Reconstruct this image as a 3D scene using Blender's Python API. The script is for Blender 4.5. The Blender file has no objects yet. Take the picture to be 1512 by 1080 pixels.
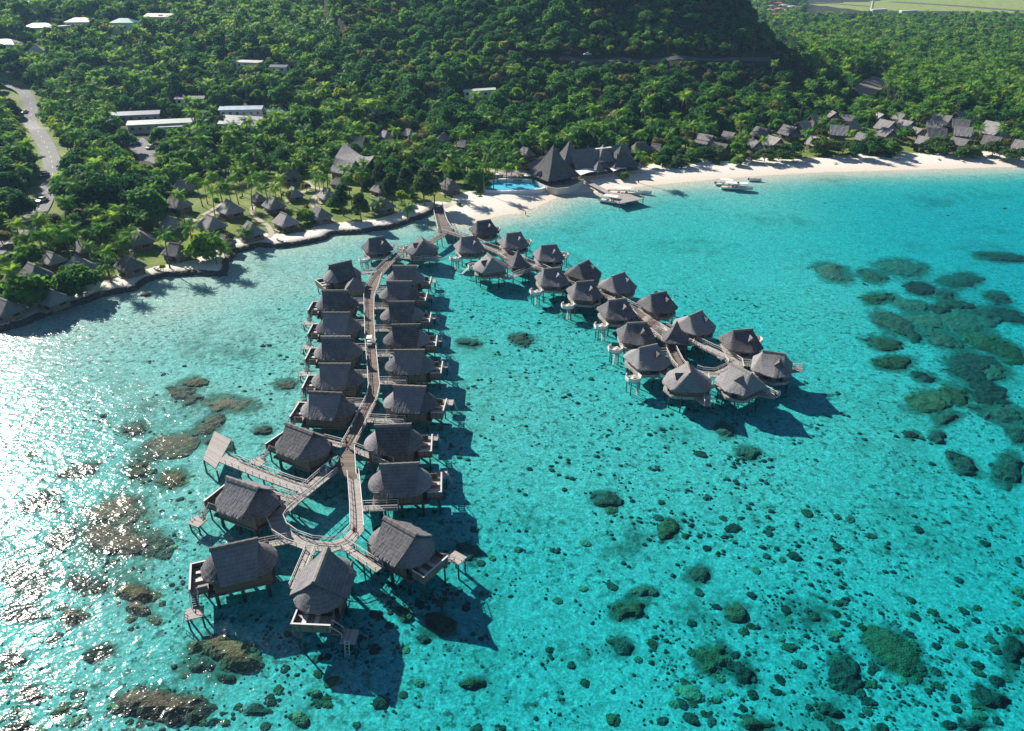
import bpy, bmesh, math, random
import numpy as np
from mathutils import Vector, Matrix
random.seed(7); np.random.seed(7)
D = bpy.data; SC = bpy.context.scene; COL = SC.collection
PI = math.pi; R = math.radians
# ------------------------------------------------------------------ survey: where a point seen in the photo stands in the world
FPX = 1080.; TH = R(29.5); CH = 78.
CT, ST = math.cos(TH), math.sin(TH)
def at(x, y, z=0.):
    u = (x-756)/FPX; v = (y-540)/FPX
    t = (z-CH)/(-ST-v*CT)
    return (u*t, (CT-v*ST)*t)
def proj(X, Y, Z):
    d = Y*CT-(Z-CH)*ST; up = Y*ST+(Z-CH)*CT
    return (756+FPX*X/d, 540-FPX*up/d, d)
# ------------------------------------------------------------------ mesh builder
class MB:
    def __init__(s): s.v=[]; s.f=[]; s.uv=[]; s.m=[]
    def quad(s, pts, uv=None, m=0):
        b=len(s.v); s.v += [tuple(p) for p in pts]; s.f.append(tuple(range(b,b+len(pts))))
        s.uv.append(uv if uv else [(p[0],p[1]) for p in pts]); s.m.append(m)
    def box(s, c, d, rz=0, m=0, tilt=None):
        x,y,z=c; a,b,h=d[0]/2,d[1]/2,d[2]/2; ca,sa=math.cos(rz),math.sin(rz)
        def P(i,j,k):
            px,py,pz=i*a,j*b,k*h
            if tilt: px,pz=px*math.cos(tilt)-pz*math.sin(tilt), px*math.sin(tilt)+pz*math.cos(tilt)
            return (x+px*ca-py*sa, y+px*sa+py*ca, z+pz)
        i0=len(s.v); s.v += [P(i,j,k) for k in (-1,1) for j in (-1,1) for i in (-1,1)]
        for q,(w,e) in (((0,2,3,1),(a,b)),((4,5,7,6),(a,b)),((0,1,5,4),(a,h)),((2,6,7,3),(a,h)),((0,4,6,2),(h,b)),((1,3,7,5),(b,h))):
            s.f.append(tuple(i0+k for k in q)); s.uv.append([(0,0),(2*w,0),(2*w,2*e),(0,2*e)]); s.m.append(m)
    def tube(s, p0, p1, r0, r1=None, n=8, m=0, caps=True):
        r1 = r0 if r1 is None else r1
        p0=Vector(p0); p1=Vector(p1); d=(p1-p0)
        if d.length<1e-6: return
        L=d.length; d.normalize(); a=d.orthogonal().normalized(); b=d.cross(a); i0=len(s.v)
        for p,r in ((p0,r0),(p1,r1)):
            for k in range(n):
                t=2*PI*k/n; s.v.append(tuple(p+a*(math.cos(t)*r)+b*(math.sin(t)*r)))
        for k in range(n):
            k2=(k+1)%n; s.f.append((i0+k,i0+k2,i0+n+k2,i0+n+k)); s.m.append(m)
            s.uv.append([(k/n,0),((k+1)/n,0),((k+1)/n,L),(k/n,L)])
        if caps:
            s.f.append(tuple(i0+n-1-k for k in range(n))); s.uv.append([(0,0)]*n); s.m.append(m)
            s.f.append(tuple(i0+n+k for k in range(n))); s.uv.append([(0,0)]*n); s.m.append(m)
    def grid(s, P, m=0, uv=None, flip=False):
        """P[row][col] -> quads; uv in metres unless given"""
        nr,nc=len(P),len(P[0]); i0=len(s.v)
        for r in P: s.v += [tuple(p) for p in r]
        if uv is None:
            vv=[[0]*nc for _ in range(nr)]; uu=[[0]*nc for _ in range(nr)]
            for j in range(nc):
                for i in range(1,nr): vv[i][j]=vv[i-1][j]+(Vector(P[i][j])-Vector(P[i-1][j])).length
            k=nr-1
            for j in range(1,nc):
                d=(Vector(P[k][j])-Vector(P[k][j-1])).length
                for i in range(nr): uu[i][j]=uu[i][j-1]+d
            uv=[[(uu[i][j],vv[i][j]) for j in range(nc)] for i in range(nr)]
        for i in range(nr-1):
            for j in range(nc-1):
                q=[(i,j),(i+1,j),(i+1,j+1),(i,j+1)]
                if flip: q=q[::-1]
                s.f.append(tuple(i0+a*nc+b for a,b in q)); s.uv.append([uv[a][b] for a,b in q]); s.m.append(m)
    def shell(s, P, th=.22, m=0, flip=False):
        """a roof sheet with thickness: top, underside and rim"""
        s.grid(P,m,flip=flip)
        Q=[[(p[0],p[1],p[2]-th) for p in r] for r in P]
        s.grid(Q,m,flip=not flip)
        for rim in ([P[-1],Q[-1]],[Q[0],P[0]]): s.grid(rim,m,flip=flip)
        for c,fl in ((0,flip),(-1,not flip)):
            s.grid([[P[i][c] for i in range(len(P))],[Q[i][c] for i in range(len(P))]],m,flip=fl)
    def add(s, o, M):
        i0=len(s.v); s.v += [tuple(M@Vector(p)) for p in o.v]
        s.f += [tuple(i0+k for k in f) for f in o.f]; s.uv += o.uv; s.m += o.m
    def mesh(s, name, mats):
        me=D.meshes.new(name); me.from_pydata(s.v,[],s.f)
        l=me.uv_layers.new(name='UVMap'); l.data.foreach_set('uv',[c for f in s.uv for p in f for c in p])
        if not isinstance(mats,(list,tuple)): mats=[mats]
        for m in mats: me.materials.append(m)
        me.polygons.foreach_set('material_index',s.m); me.update()
        return me
def link(o, parent=None):
    COL.objects.link(o)
    if parent is not None: o.parent=parent
    return o
def part(name, mb, mat, parent=None, smooth=False, bevel=0):
    me=mb.mesh(name,mat) if isinstance(mb,MB) else mb
    if smooth: me.polygons.foreach_set('use_smooth',[True]*len(me.polygons))
    o=link(D.objects.new(name,me),parent)
    if bevel:
        b=o.modifiers.new('bevel','BEVEL'); b.width=bevel; b.segments=2; b.limit_method='ANGLE'
    return o
USED={}
def tag(o, label, cat, group=None):
    o['label']=label; o['category']=cat
    if group: o['group']=group
    return o
def thing(name, label, cat, loc=(0,0,0), rz=0, group=None, sc=1):
    o=link(D.objects.new(name,None)); o.empty_display_size=.5
    o.location=loc; o.rotation_euler=(0,0,rz); o.scale=(sc,sc,sc)
    return tag(o,label,cat,group)
KIDS={}
def kids(o):
    return KIDS.get(o.name) or list(o.children)
def dup(root, loc, rz, label, group=None, sc=1):
    r=root.copy(); COL.objects.link(r); r.location=loc; r.rotation_euler=(0,0,rz); r.scale=(sc,sc,sc) if not isinstance(sc,tuple) else sc
    r['label']=label
    if group: r['group']=group
    for ch in kids(root):
        c=ch.copy(); COL.objects.link(c); c.parent=r
        for g in kids(ch):
            e=g.copy(); COL.objects.link(e); e.parent=c
    return r
def freeze(root):
    """remember the children once, so that copying hundreds stays quick"""
    KIDS[root.name]=list(root.children)
    for c in root.children: KIDS[c.name]=list(c.children)
def struct(name, mb, mat, smooth=False):
    o=part(name,mb,mat,smooth=smooth); o['kind']='structure'; return o
# ------------------------------------------------------------------ materials
def mat_new(name):
    m=D.materials.new(name); m.use_nodes=True; nt=m.node_tree; nt.nodes.clear(); return m,nt
class NT:
    dim='3D'
    def __init__(s,nt): s.t=nt
    def n(s,kind,ins=None,**pr):
        o=s.t.nodes.new(kind)
        for k,v in pr.items(): setattr(o,k,v)
        for k,v in (ins or {}).items():
            if hasattr(v,'is_output'): s.t.links.new(v,o.inputs[k])
            else: o.inputs[k].default_value=v
        return o
    def ramp(s,fac,stops,interp='LINEAR'):
        o=s.t.nodes.new('ShaderNodeValToRGB'); o.color_ramp.interpolation=interp
        e=o.color_ramp.elements
        while len(e)<len(stops): e.new(.5)
        for k,(p,c) in enumerate(stops):
            e[k].position=p; e[k].color=(*c,1) if len(c)==3 else c
        s.t.links.new(fac,o.inputs[0]); return o.outputs[0]
    def math(s,op,a,b=0.,clamp=False):
        o=s.t.nodes.new('ShaderNodeMath'); o.operation=op; o.use_clamp=clamp
        for k,v in ((0,a),(1,b)):
            if hasattr(v,'is_output'): s.t.links.new(v,o.inputs[k])
            else: o.inputs[k].default_value=v
        return o.outputs[0]
    def mix(s,f,a,b,mode='MIX'):
        o=s.t.nodes.new('ShaderNodeMix'); o.data_type='RGBA'; o.blend_type=mode
        for k,v in ((0,f),(6,a),(7,b)):
            if hasattr(v,'is_output'): s.t.links.new(v,o.inputs[k])
            else: o.inputs[k].default_value=v if not isinstance(v,tuple) or len(v)==4 else (*v,1)
        return o.outputs[2]
    def noise(s,vec,scale,detail=4,rough=.55,dist=0):
        i={'Scale':scale,'Detail':detail,'Roughness':rough,'Distortion':dist}
        if vec is not None: i['Vector']=vec
        return s.n('ShaderNodeTexNoise',i,noise_dimensions=s.dim).outputs['Fac']
    def scale(s,vec,sc):
        return s.n('ShaderNodeMapping',{'Vector':vec,'Scale':sc}).outputs[0]
    def bump(s,h,dist,strength=1.):
        return s.n('ShaderNodeBump',{'Height':h,'Distance':dist,'Strength':strength}).outputs[0]
    def out(s,surf=None,vol=None):
        o=s.t.nodes.new('ShaderNodeOutputMaterial')
        if surf is not None: s.t.links.new(surf,o.inputs['Surface'])
        if vol is not None: s.t.links.new(vol,o.inputs['Volume'])
    def bsdf(s,col,rough=.8,normal=None,metal=0.,spec=.5):
        i={'Base Color':col if hasattr(col,'is_output') else (*col,1),'Roughness':rough,'Metallic':metal,'Specular IOR Level':spec}
        if normal is not None: i['Normal']=normal
        return s.n('ShaderNodeBsdfPrincipled',i).outputs[0]
def simple(name,c,rough=.7,var=.18,scale=1.5,metal=0.,bump=0.,spec=.4):
    m,nt=mat_new(name); N=NT(nt)
    g=N.n('ShaderNodeNewGeometry').outputs['Position']
    a=N.noise(g,scale,5); b=N.noise(g,scale*7,3)
    f=N.math('ADD',N.math('MULTIPLY',a,.6),N.math('MULTIPLY',b,.4))
    col=N.ramp(f,[(.3,tuple(x*(1-var) for x in c)),(.7,tuple(min(1,x*(1+var)) for x in c))])
    nm=N.bump(b,bump) if bump else None
    N.out(N.bsdf(col,rough,nm,metal,spec)); return m
def m_thatch(name,dark,light):
    m,nt=mat_new(name); N=NT(nt)
    uv=N.n('ShaderNodeUVMap').outputs[0]; oi=N.n('ShaderNodeObjectInfo')
    g=N.n('ShaderNodeNewGeometry').outputs['Position']
    st=N.noise(N.scale(uv,(8.5,.7,1)),1.,4,.65)            # straw hanging down the slope
    fi=N.noise(N.scale(uv,(22,1.8,1)),1.,3,.6)
    cl=N.noise(g,.7,5,.6)                                   # weathering
    row=N.n('ShaderNodeTexWave',{'Vector':uv,'Scale':.55,'Distortion':3.5,'Detail':2.,'Detail Scale':2.},bands_direction='Y').outputs['Fac']
    f=N.math('ADD',N.math('ADD',N.math('MULTIPLY',st,.5),N.math('MULTIPLY',cl,.32)),N.math('ADD',N.math('MULTIPLY',row,.08),N.math('MULTIPLY',N.math('SUBTRACT',oi.outputs['Random'],.35),.30)))
    col=N.ramp(f,[(.28,dark),(.50,tuple((a+b)/2 for a,b in zip(dark,light))),(.72,light)])
    h=N.math('ADD',N.math('MULTIPLY',st,.6),N.math('MULTIPLY',fi,.4))
    N.out(N.bsdf(col,.9,N.bump(h,.11),spec=.12)); return m
def m_planks(name,dark,light,pitch=.16,axis=0):
    """boards across the uv axis"""
    m,nt=mat_new(name); N=NT(nt)
    uv=N.n('ShaderNodeUVMap').outputs[0]; sx=N.n('ShaderNodeSeparateXYZ',{0:uv})
    c=N.math('DIVIDE',sx.outputs[axis],pitch); k=N.math('FLOOR',c); fr=N.math('FRACT',c)
    wn=N.n('ShaderNodeTexWhiteNoise',{'W':k},noise_dimensions='1D').outputs['Value']
    g=N.n('ShaderNodeNewGeometry').outputs['Position']
    gr=N.noise(N.scale(uv,(14,1.5,1) if axis==0 else (1.5,14,1)),1.,4); cl=N.noise(g,.35,4)
    f=N.math('ADD',N.math('MULTIPLY',wn,.34),N.math('ADD',N.math('MULTIPLY',gr,.3),N.math('MULTIPLY',cl,.36)))
    col=N.ramp(f,[(.25,dark),(.75,light)])
    gap=N.math('LESS_THAN',fr,.10)
    col=N.mix(gap,col,tuple(x*.3 for x in dark))
    N.out(N.bsdf(col,.75,N.bump(N.math('SUBTRACT',gr,gap),.03),spec=.3)); return m
def m_leaf(name,c0,c1,c2,trans=.35,rough=.7,spec=.12):
    """leaves: tone varies from plant to plant and leaf to leaf"""
    m,nt=mat_new(name); N=NT(nt)
    oi=N.n('ShaderNodeObjectInfo').outputs['Random']; ge=N.n('ShaderNodeNewGeometry')
    f=N.math('ADD',N.math('MULTIPLY',oi,.62),N.math('MULTIPLY',ge.outputs['Random Per Island'],.38))
    col=N.ramp(f,[(.08,c0),(.5,c1),(.92,c2)])
    p=N.bsdf(col,rough,spec=spec)
    tc=N.mix(1.,col,(1.5,1.35,.55),'MULTIPLY')
    tr=N.n('ShaderNodeBsdfTranslucent',{'Color':tc}).outputs[0]
    mx=N.n('ShaderNodeMixShader',{0:trans,1:p,2:tr}).outputs[0]
    N.out(mx); return m
M={}
M['thatch']=m_thatch('weathered_thatch',(.075,.074,.080),(.31,.30,.305))
M['thatch_land']=m_thatch('grey_thatch',(.12,.115,.118),(.40,.375,.37))
M['thatch_dark']=m_thatch('dark_shingle_thatch',(.07,.07,.075),(.24,.232,.232))
M['ridge']=m_thatch('ridge_thatch',(.15,.135,.125),(.36,.33,.30))
M['deck']=m_planks('boardwalk_planks',(.11,.085,.07),(.27,.22,.185),.22,1)
M['deck_pale']=m_planks('sunbleached_planks',(.30,.27,.245),(.52,.48,.44),.2,1)
M['plank_wall']=m_planks('wall_planks',(.14,.105,.075),(.30,.24,.185),.22,0)
M['rail']=simple('weathered_white_rail',(.62,.60,.57),.6,.12)
M['rail_dark']=simple('railing_timber',(.20,.165,.14),.7,.2)
M['stilt']=simple('stilt_timber',(.10,.085,.075),.8,.25)
M['pile']=simple('pile_timber',(.13,.11,.095),.8,.25)
M['dark']=simple('painted_shade_opening',(.012,.012,.013),.5,.2)  # near-black colour paints in the shade inside doorways and open halls
M['glass']=simple('dark_window_glass',(.02,.028,.034),.08,.1,spec=.6)
M['white']=simple('white_paint',(.78,.77,.74),.5,.06)
M['canvas']=simple('white_canvas',(.80,.79,.76),.8,.05)
M['cream']=simple('cream_wall',(.62,.57,.48),.7,.08)
M['cushion']=simple('pale_cushion',(.66,.63,.58),.9,.05)
M['red']=simple('red_cloth',(.45,.03,.025),.8,.1)
M['blue']=simple('blue_cloth',(.04,.09,.25),.8,.1)
M['skin']=simple('skin',(.42,.24,.16),.6,.05)
M['hair']=simple('dark_hair',(.02,.015,.012),.6,.1)
M['rubber']=simple('tyre_rubber',(.02,.02,.02),.8,.1)
M['steel']=simple('grey_metal',(.42,.43,.44),.4,.1,metal=.6)
M['bark']=simple('bark',(.14,.11,.085),.9,.3,3.,bump=.1)
M['palm_bark']=simple('palm_bark',(.15,.125,.10),.9,.25,4.,bump=.05)
M['stone']=simple('seawall_stone',(.085,.074,.062),.85,.7,1.3,bump=.3)
M['rock']=simple('beach_rock',(.09,.08,.07),.85,.4,2.,bump=.2)
M['asphalt']=simple('sunbleached_asphalt',(.15,.148,.145),.85,.28,.35)
M['runway']=simple('runway_asphalt',(.10,.10,.105),.85,.1,.02)
M['pathmat']=simple('pale_path',(.42,.37,.30),.9,.12,.6)
M['paving']=simple('terrace_paving',(.30,.25,.20),.8,.2,.8)
M['linepaint']=simple('road_paint',(.42,.42,.40),.7,.08)
# ------------------------------------------------------------------ shoreline and terrain
SHORE_PX=[(-700,760),(-400,620),(-180,545),(0,490),(40,478),(75,462),(120,449),(150,437),(200,428),(216,416),(240,408.5),(290,405),(325,407.5),(334,402),(335,388),(350,372),(385,363.5),(408,366),(440,362),(478,354),(489,346),(532,344),(580,336),(622,322),(642,311),
 (655,316),(668,331),(700,329),(735,319),(765,315),(800,302),(826,289),(860,285),(905,283),(935,277),(965,273),(1010,269),(1060,264),(1090,262),(1130,259),(1180,256),(1220,254),(1300,252),(1400,249),(1480,246.5),(1512,246),(1650,240),(1900,236),(2300,232)]
SHORE=np.array([at(*p) for p in SHORE_PX])
N_WALL=25            # the first points carry a stone sea wall, the rest is beach
LAND=np.vstack([SHORE,[[3000,SHORE[-1,1]],[3000,6000],[-3000,6000],[-3000,SHORE[0,1]-200]]])
def seg_dist(P,A,Bb):
    d=np.full(len(P),1e9); k=np.zeros(len(P),int)
    for i,(a,b) in enumerate(zip(A,Bb)):
        ab=b-a; t=np.clip(((P-a)@ab)/max(ab@ab,1e-9),0,1)
        q=np.hypot(*(P-(a+t[:,None]*ab)).T); w=q<d; d[w]=q[w]; k[w]=i
    return d,k
def inside(P,poly):
    x,y=P[:,0],P[:,1]; r=np.zeros(len(P),bool); n=len(poly)
    for i in range(n):
        x1,y1=poly[i]; x2,y2=poly[(i+1)%n]
        if y1==y2: continue
        c=((y1>y)!=(y2>y)) & (x<(x2-x1)*(y-y1)/(y2-y1)+x1); r^=c
    return r
def sdist(P):
    d,k=seg_dist(P,SHORE[:-1],SHORE[1:]); ins=inside(P,LAND)
    return np.where(ins,d,-d),k
def sm(a,b,x):
    t=np.clip((x-a)/(b-a),0,1); return t*t*(3-2*t)
CTRL=[(x,y,1.7) for x,y in ((-100,440),(0,440),(100,400),(200,380),(300,330),(400,300),(500,290),(600,280),(250,280),(330,250),(450,250),(560,240),(-200,480))]
CTRL+=[(700,250,1.8),(800,240,2),(900,225,2),(1000,228,2),(1100,208,2),(1200,195,2.2),(1300,195,2.2),(1400,190,2.2),(1500,200,2.2),(1650,200,2.2),(1200,165,2.8),(1350,150,2.6),(1500,150,2.6),(1700,160,2.6),
 (300,215,3),(420,205,3),(520,200,3),(620,192,3.4),(750,192,4),(900,196,4),(1000,192,4),(1120,170,4),(1200,152,3.4),(1250,143,3),
 (420,135,13),(520,128,13),(620,128,14),(720,130,14),(800,135,13),(900,138,13),(1000,138,13),(1100,130,12),(1170,120,11),
 (560,88,23),(660,88,23),(760,95,22),(860,102,20.5),(960,104,20),(1060,104,20),(1150,100,19),
 (600,62,30),(700,70,29),(780,77,27.5),(840,82,26.5),(920,84,26),(1000,84.5,26),(1080,84,25.5),(1150,82,24.5),(1165,80,24),
 (1215,98,15),(1255,108,9.5),(1285,118,5),(1305,130,3),(1250,90,12),(1200,82,18),
 (0,300,4),(-60,380,2.6),(230,200,4),(350,195,4),(150,215,4.5),(40,142,9.6),(55,190,8),(78,245,5.5),(55,310,3.4),(10,358,2.3),(0,240,5.5)]
CW=[(*at(x,y,z),z) for x,y,z in CTRL]
def hill(x,y,Y):
    v=(y-540)/FPX; t=Y/(CT-v*ST); return ((x-756)/FPX*t,Y,CH+t*(-ST-v*CT))
CW+=[hill(*q) for q in ((60,180,385),(180,180,380),(300,180,375),(420,165,385),(-80,180,390),
 (100,140,425),(220,140,420),(340,140,418),(440,125,420),(0,105,460),(120,100,465),(250,100,460),(380,92,455),(-120,110,460),(480,90,447),
 (0,70,500),(130,70,505),(260,70,500),(400,62,495),(520,58,490),(20,42,545),(150,42,545),(280,42,540),(420,35,540),(560,32,530),
 (0,22,585),(120,22,590),(240,18,590),(400,12,590),(560,8,575),(0,0,650),(200,0,650),(400,-5,640),(-150,20,590))]
# the steep hill behind the upper road, and the far coastal plain
for x,y,z,q in ((780,77,27.5,.62),(850,81,27,.66),(920,83,26,.75),(1050,83,25.5,.92)):
    X,Y=at(x,y,z); CW+=[(X+4,Y+10,z+.6),(X+8,Y+30,z+23*q),(X+12,Y+52,z+40*q),(X+16,Y+78,z+40*min(1,q+.2)),(X+30,Y+140,z+4),(X+45,Y+200,8)]
CW+=[(-40,620,60),(-60,720,40),(-700,800,75),(-300,900,100),(0,900,20),(60,760,8),(150,520,43),(160,510,30),(168,500,20),(174,490,11),(184,500,5),(164,545,18),(180,540,4),(196,520,4),(205,570,4),(215,480,6),(240,440,5),(235,640,4),(215,760,3),(180,900,4),(120,760,5),(170,640,5),
 (260,560,3),(300,700,3),(400,600,3),(300,900,3),(500,900,3),(700,700,3),(900,900,3),(500,1300,3),(300,1300,3),(900,1400,3),(400,1800,3),(1000,1900,3),(0,1500,20),(-600,1500,120),(700,450,3),(1200,600,3),(1400,1200,3)]
CW=np.array(CW)
def _phi(A,Bb): return np.hypot(A[:,None,0]-Bb[None,:,0],A[:,None,1]-Bb[None,:,1])
_A=_phi(CW,CW)-np.eye(len(CW))*1.5
_n=len(CW); _S=np.zeros((_n+3,_n+3)); _S[:_n,:_n]=_A; _S[:_n,_n]=1; _S[_n,:_n]=1
_S[:_n,_n+1:]=CW[:,:2]/100; _S[_n+1:,:_n]=CW[:,:2].T/100
_W=np.linalg.solve(_S,np.concatenate([CW[:,2],[0,0,0]]))
def raw_h(P):
    o=np.empty(len(P))
    for i in range(0,len(P),20000):
        q=P[i:i+20000]; o[i:i+20000]=_phi(q,CW)@_W[:_n]+_W[_n]+q@_W[_n+1:]/100
    return o
def vnoise(P,s,seed):
    """smooth value noise"""
    rs=np.random.RandomState(seed); T=rs.rand(256,256)
    q=P/s; i=np.floor(q).astype(int); f=q-i; f=f*f*(3-2*f)
    g=lambda a,b: T[(i[:,0]+a)%256,(i[:,1]+b)%256]
    return (g(0,0)*(1-f[:,0])+g(1,0)*f[:,0])*(1-f[:,1])+(g(0,1)*(1-f[:,0])+g(1,1)*f[:,0])*f[:,1]
def height(P):
    sd,k=sdist(P)
    h=raw_h(P)
    und=((vnoise(P,62,21)-.5)*13+(vnoise(P,27,22)-.5)*6)*sm(398,432,P[:,1])*sm(195,150,P[:,0])*(1-sm(-25,10,P[:,0])*sm(425,440,P[:,1])*sm(478,466,P[:,1]))
    h=np.maximum(h+und*np.where((P[:,0]<-215)&(P[:,1]<440),0,1),1.2)
    wall=(k<N_WALL-1)
    ramp=np.where(wall, .15+np.minimum(np.clip(sd-.3,0,None)*1.6,.85)+np.clip(sd-1.2,0,None)*.09, sd*.085+np.clip(sd-22,0,None)*1.2)
    land=np.minimum(h,np.maximum(ramp,.0))
    s=-sd
    n=vnoise(P,45,3)-.5; n2=vnoise(P,14,4)-.5
    dW,_k1=seg_dist(P,SHORE[:N_WALL-1],SHORE[1:N_WALL]); dB,_k2=seg_dist(P,SHORE[N_WALL-1:-1],SHORE[N_WALL:])
    ww=sm(.36,.64,dB/(dW+dB+1e-6))
    base=ww*(.18+.78*(1-np.exp(-s/38)))+(1-ww)*(np.minimum(.028*s,.6)+1.45*(1-np.exp(-np.clip(s-8,0,None)/60)))
    dep=base+ .9*sm(40,130,P[:,0]-.15*P[:,1])*sm(8,45,s) + .95*sm(135,60,P[:,1])*sm(20,60,s)*sm(-60,0,P[:,0])+.45*sm(125,60,P[:,1]) + (n*.5+n2*.18)*sm(3,25,s)
    dep=np.maximum(dep,.02)
    return np.where(sd>0,land,-dep), sd, k
def lines(a,b,dense0,dense1,step,grow):
    x=[dense0]
    while x[-1]<dense1: x.append(x[-1]+step)
    s=step
    while x[-1]<b: s*=grow; x.append(x[-1]+s)
    s=step; y=[dense0]
    while y[-1]>a: s*=grow; y.append(y[-1]-s)
    return np.array(y[:0:-1]+x)
GX=lines(-1500,1900,-190,300,1.5,1.045); GY=lines(5,2600,40,345,1.5,1.03)
_P=np.stack(np.meshgrid(GX,GY),-1).reshape(-1,2)
_Z,_SD,_K=height(_P)
POOL=[at(*p,2.0) for p in ((722,268),(735,265.5),(765,265),(790,267),(804,271),(808,275),(797,279),(770,281.5),(742,282),(719,281),(716,274))]
_pw=np.array(POOL); _pc=_pw.mean(0); _Z[inside(_P,_pc+(_pw-_pc)*1.06)]=.3
ZG=_Z.reshape(len(GY),len(GX)); SDG=_SD.reshape(ZG.shape)
def _bil(G,x,y):
    i=min(max(int(np.searchsorted(GX,x))-1,0),len(GX)-2); j=min(max(int(np.searchsorted(GY,y))-1,0),len(GY)-2)
    a=(x-GX[i])/(GX[i+1]-GX[i]); b=(y-GY[j])/(GY[j+1]-GY[j])
    return float((G[j,i]*(1-a)+G[j,i+1]*a)*(1-b)+(G[j+1,i]*(1-a)+G[j+1,i+1]*a)*b)
def gz(x,y): return _bil(ZG,x,y)
def sdz(x,y): return _bil(SDG,x,y)
def ground_at(px,py,up=0.):
    """the ground point whose place 'up' metres above it is seen at this spot of the photo: walk down the sight line"""
    u=(px-756)/FPX; v=(py-540)/FPX; d=(u,CT-v*ST,-ST-v*CT); t=60.; dt=2.
    while t<2400:
        X,Y,Z=d[0]*t,d[1]*t,CH+d[2]*t
        if Z<=max(gz(X,Y),0)+up: break
        t+=dt*(1 if t<700 else 4)
    lo,hi=t-dt*4,t
    for _ in range(18):
        m=(lo+hi)/2
        if CH+d[2]*m<=max(gz(d[0]*m,d[1]*m),0)+up: hi=m
        else: lo=m
    return d[0]*hi,d[1]*hi,gz(d[0]*hi,d[1]*hi)
# ---- ground colours are the ground's own: sand, lawn, forest litter, dry grass
def poly_w(pts,z=1.7): return np.array([at(x,y,z) for x,y in pts])
beach=(_K>=N_WALL-1)
n1=vnoise(_P,9,11); n2=vnoise(_P,3.1,12)
sandw=np.where(beach, 1-sm(17,24,_SD+9*(n1-.5)), 1-sm(5.5,8,_SD+4*(n1-.5)))
pbx=poly_w([(662,300),(690,270),(735,262),(800,268),(880,262),(960,255),(1000,250),(1000,240),(930,246),(860,268),(700,300)])
_near=_SD<90
for poly in ([(668,290),(720,278),(830,270),(960,248),(1010,236),(1012,268),(800,305),(700,330),(665,330)],):
    w=poly_w(poly,1.0); sandw=np.where(inside(_P,w),1,sandw)
garden=np.zeros(len(_P))
for poly in ([(-200,520),(-100,470),(0,400),(60,360),(150,330),(230,300),(235,265),(330,250),(420,225),(520,215),(640,205),(720,225),(760,260),(690,300),(640,315),(560,345),(400,380),(330,420),(200,440),(0,500)],
             [(930,245),(1000,215),(1100,190),(1180,165),(1250,150),(1330,150),(1600,150),(1600,250),(1300,256),(1000,280)]):
    w=poly_w(poly,1.7); garden=np.maximum(garden,inside(_P,w).astype(float))
strip=np.zeros(len(_P))
for poly in ([(1195,6),(1330,-2),(1600,-2),(1600,22),(1400,16),(1280,16)],[(1420,52),(1512,48),(1600,55),(1600,60),(1500,57)],[(1160,66),(1225,70),(1240,80),(1165,79)]):
    w=poly_w(poly,3); strip=np.maximum(strip,inside(_P,w).astype(float))
ROAD_PX=[(-60,128,10),(20,134,10),(40,142,10),(42,152,9.6),(38,163,9.2),(45,177,8.6),(58,196,7.8),(70,218,6.6),(77,242,5.6),(76,265,4.8),(66,290,3.9),(57,310,3.4),(38,336,2.8),(8,362,2.3),(-50,405,2)]
ROAD=np.array([at(x,y,z) for x,y,z in ROAD_PX])
rd,_=seg_dist(_P,ROAD[:-1],ROAD[1:])
verge=1-sm(6,11,rd+4*(n1-.5))
cols=np.zeros((len(_P),4)); cols[:,0]=sandw; cols[:,1]=np.maximum(garden,verge*.9); cols[:,2]=strip; cols[:,3]=1
def big_sheet(name,V,nx,ny,mat):
    me=D.meshes.new(name); i=np.arange((ny-1)*nx).reshape(ny-1,nx)[:,:-1].ravel()
    F=np.stack([i,i+1,i+nx+1,i+nx],1)
    me.vertices.add(len(V)); me.vertices.foreach_set('co',V.astype(np.float32).ravel())
    me.loops.add(F.size); me.loops.foreach_set('vertex_index',F.ravel().astype(np.int32))
    me.polygons.add(len(F)); me.polygons.foreach_set('loop_start',np.arange(0,F.size,4,dtype=np.int32))
    me.polygons.foreach_set('use_smooth',np.ones(len(F),bool)); me.materials.append(mat); me.update(calc_edges=True); me.validate()
    return me
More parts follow.
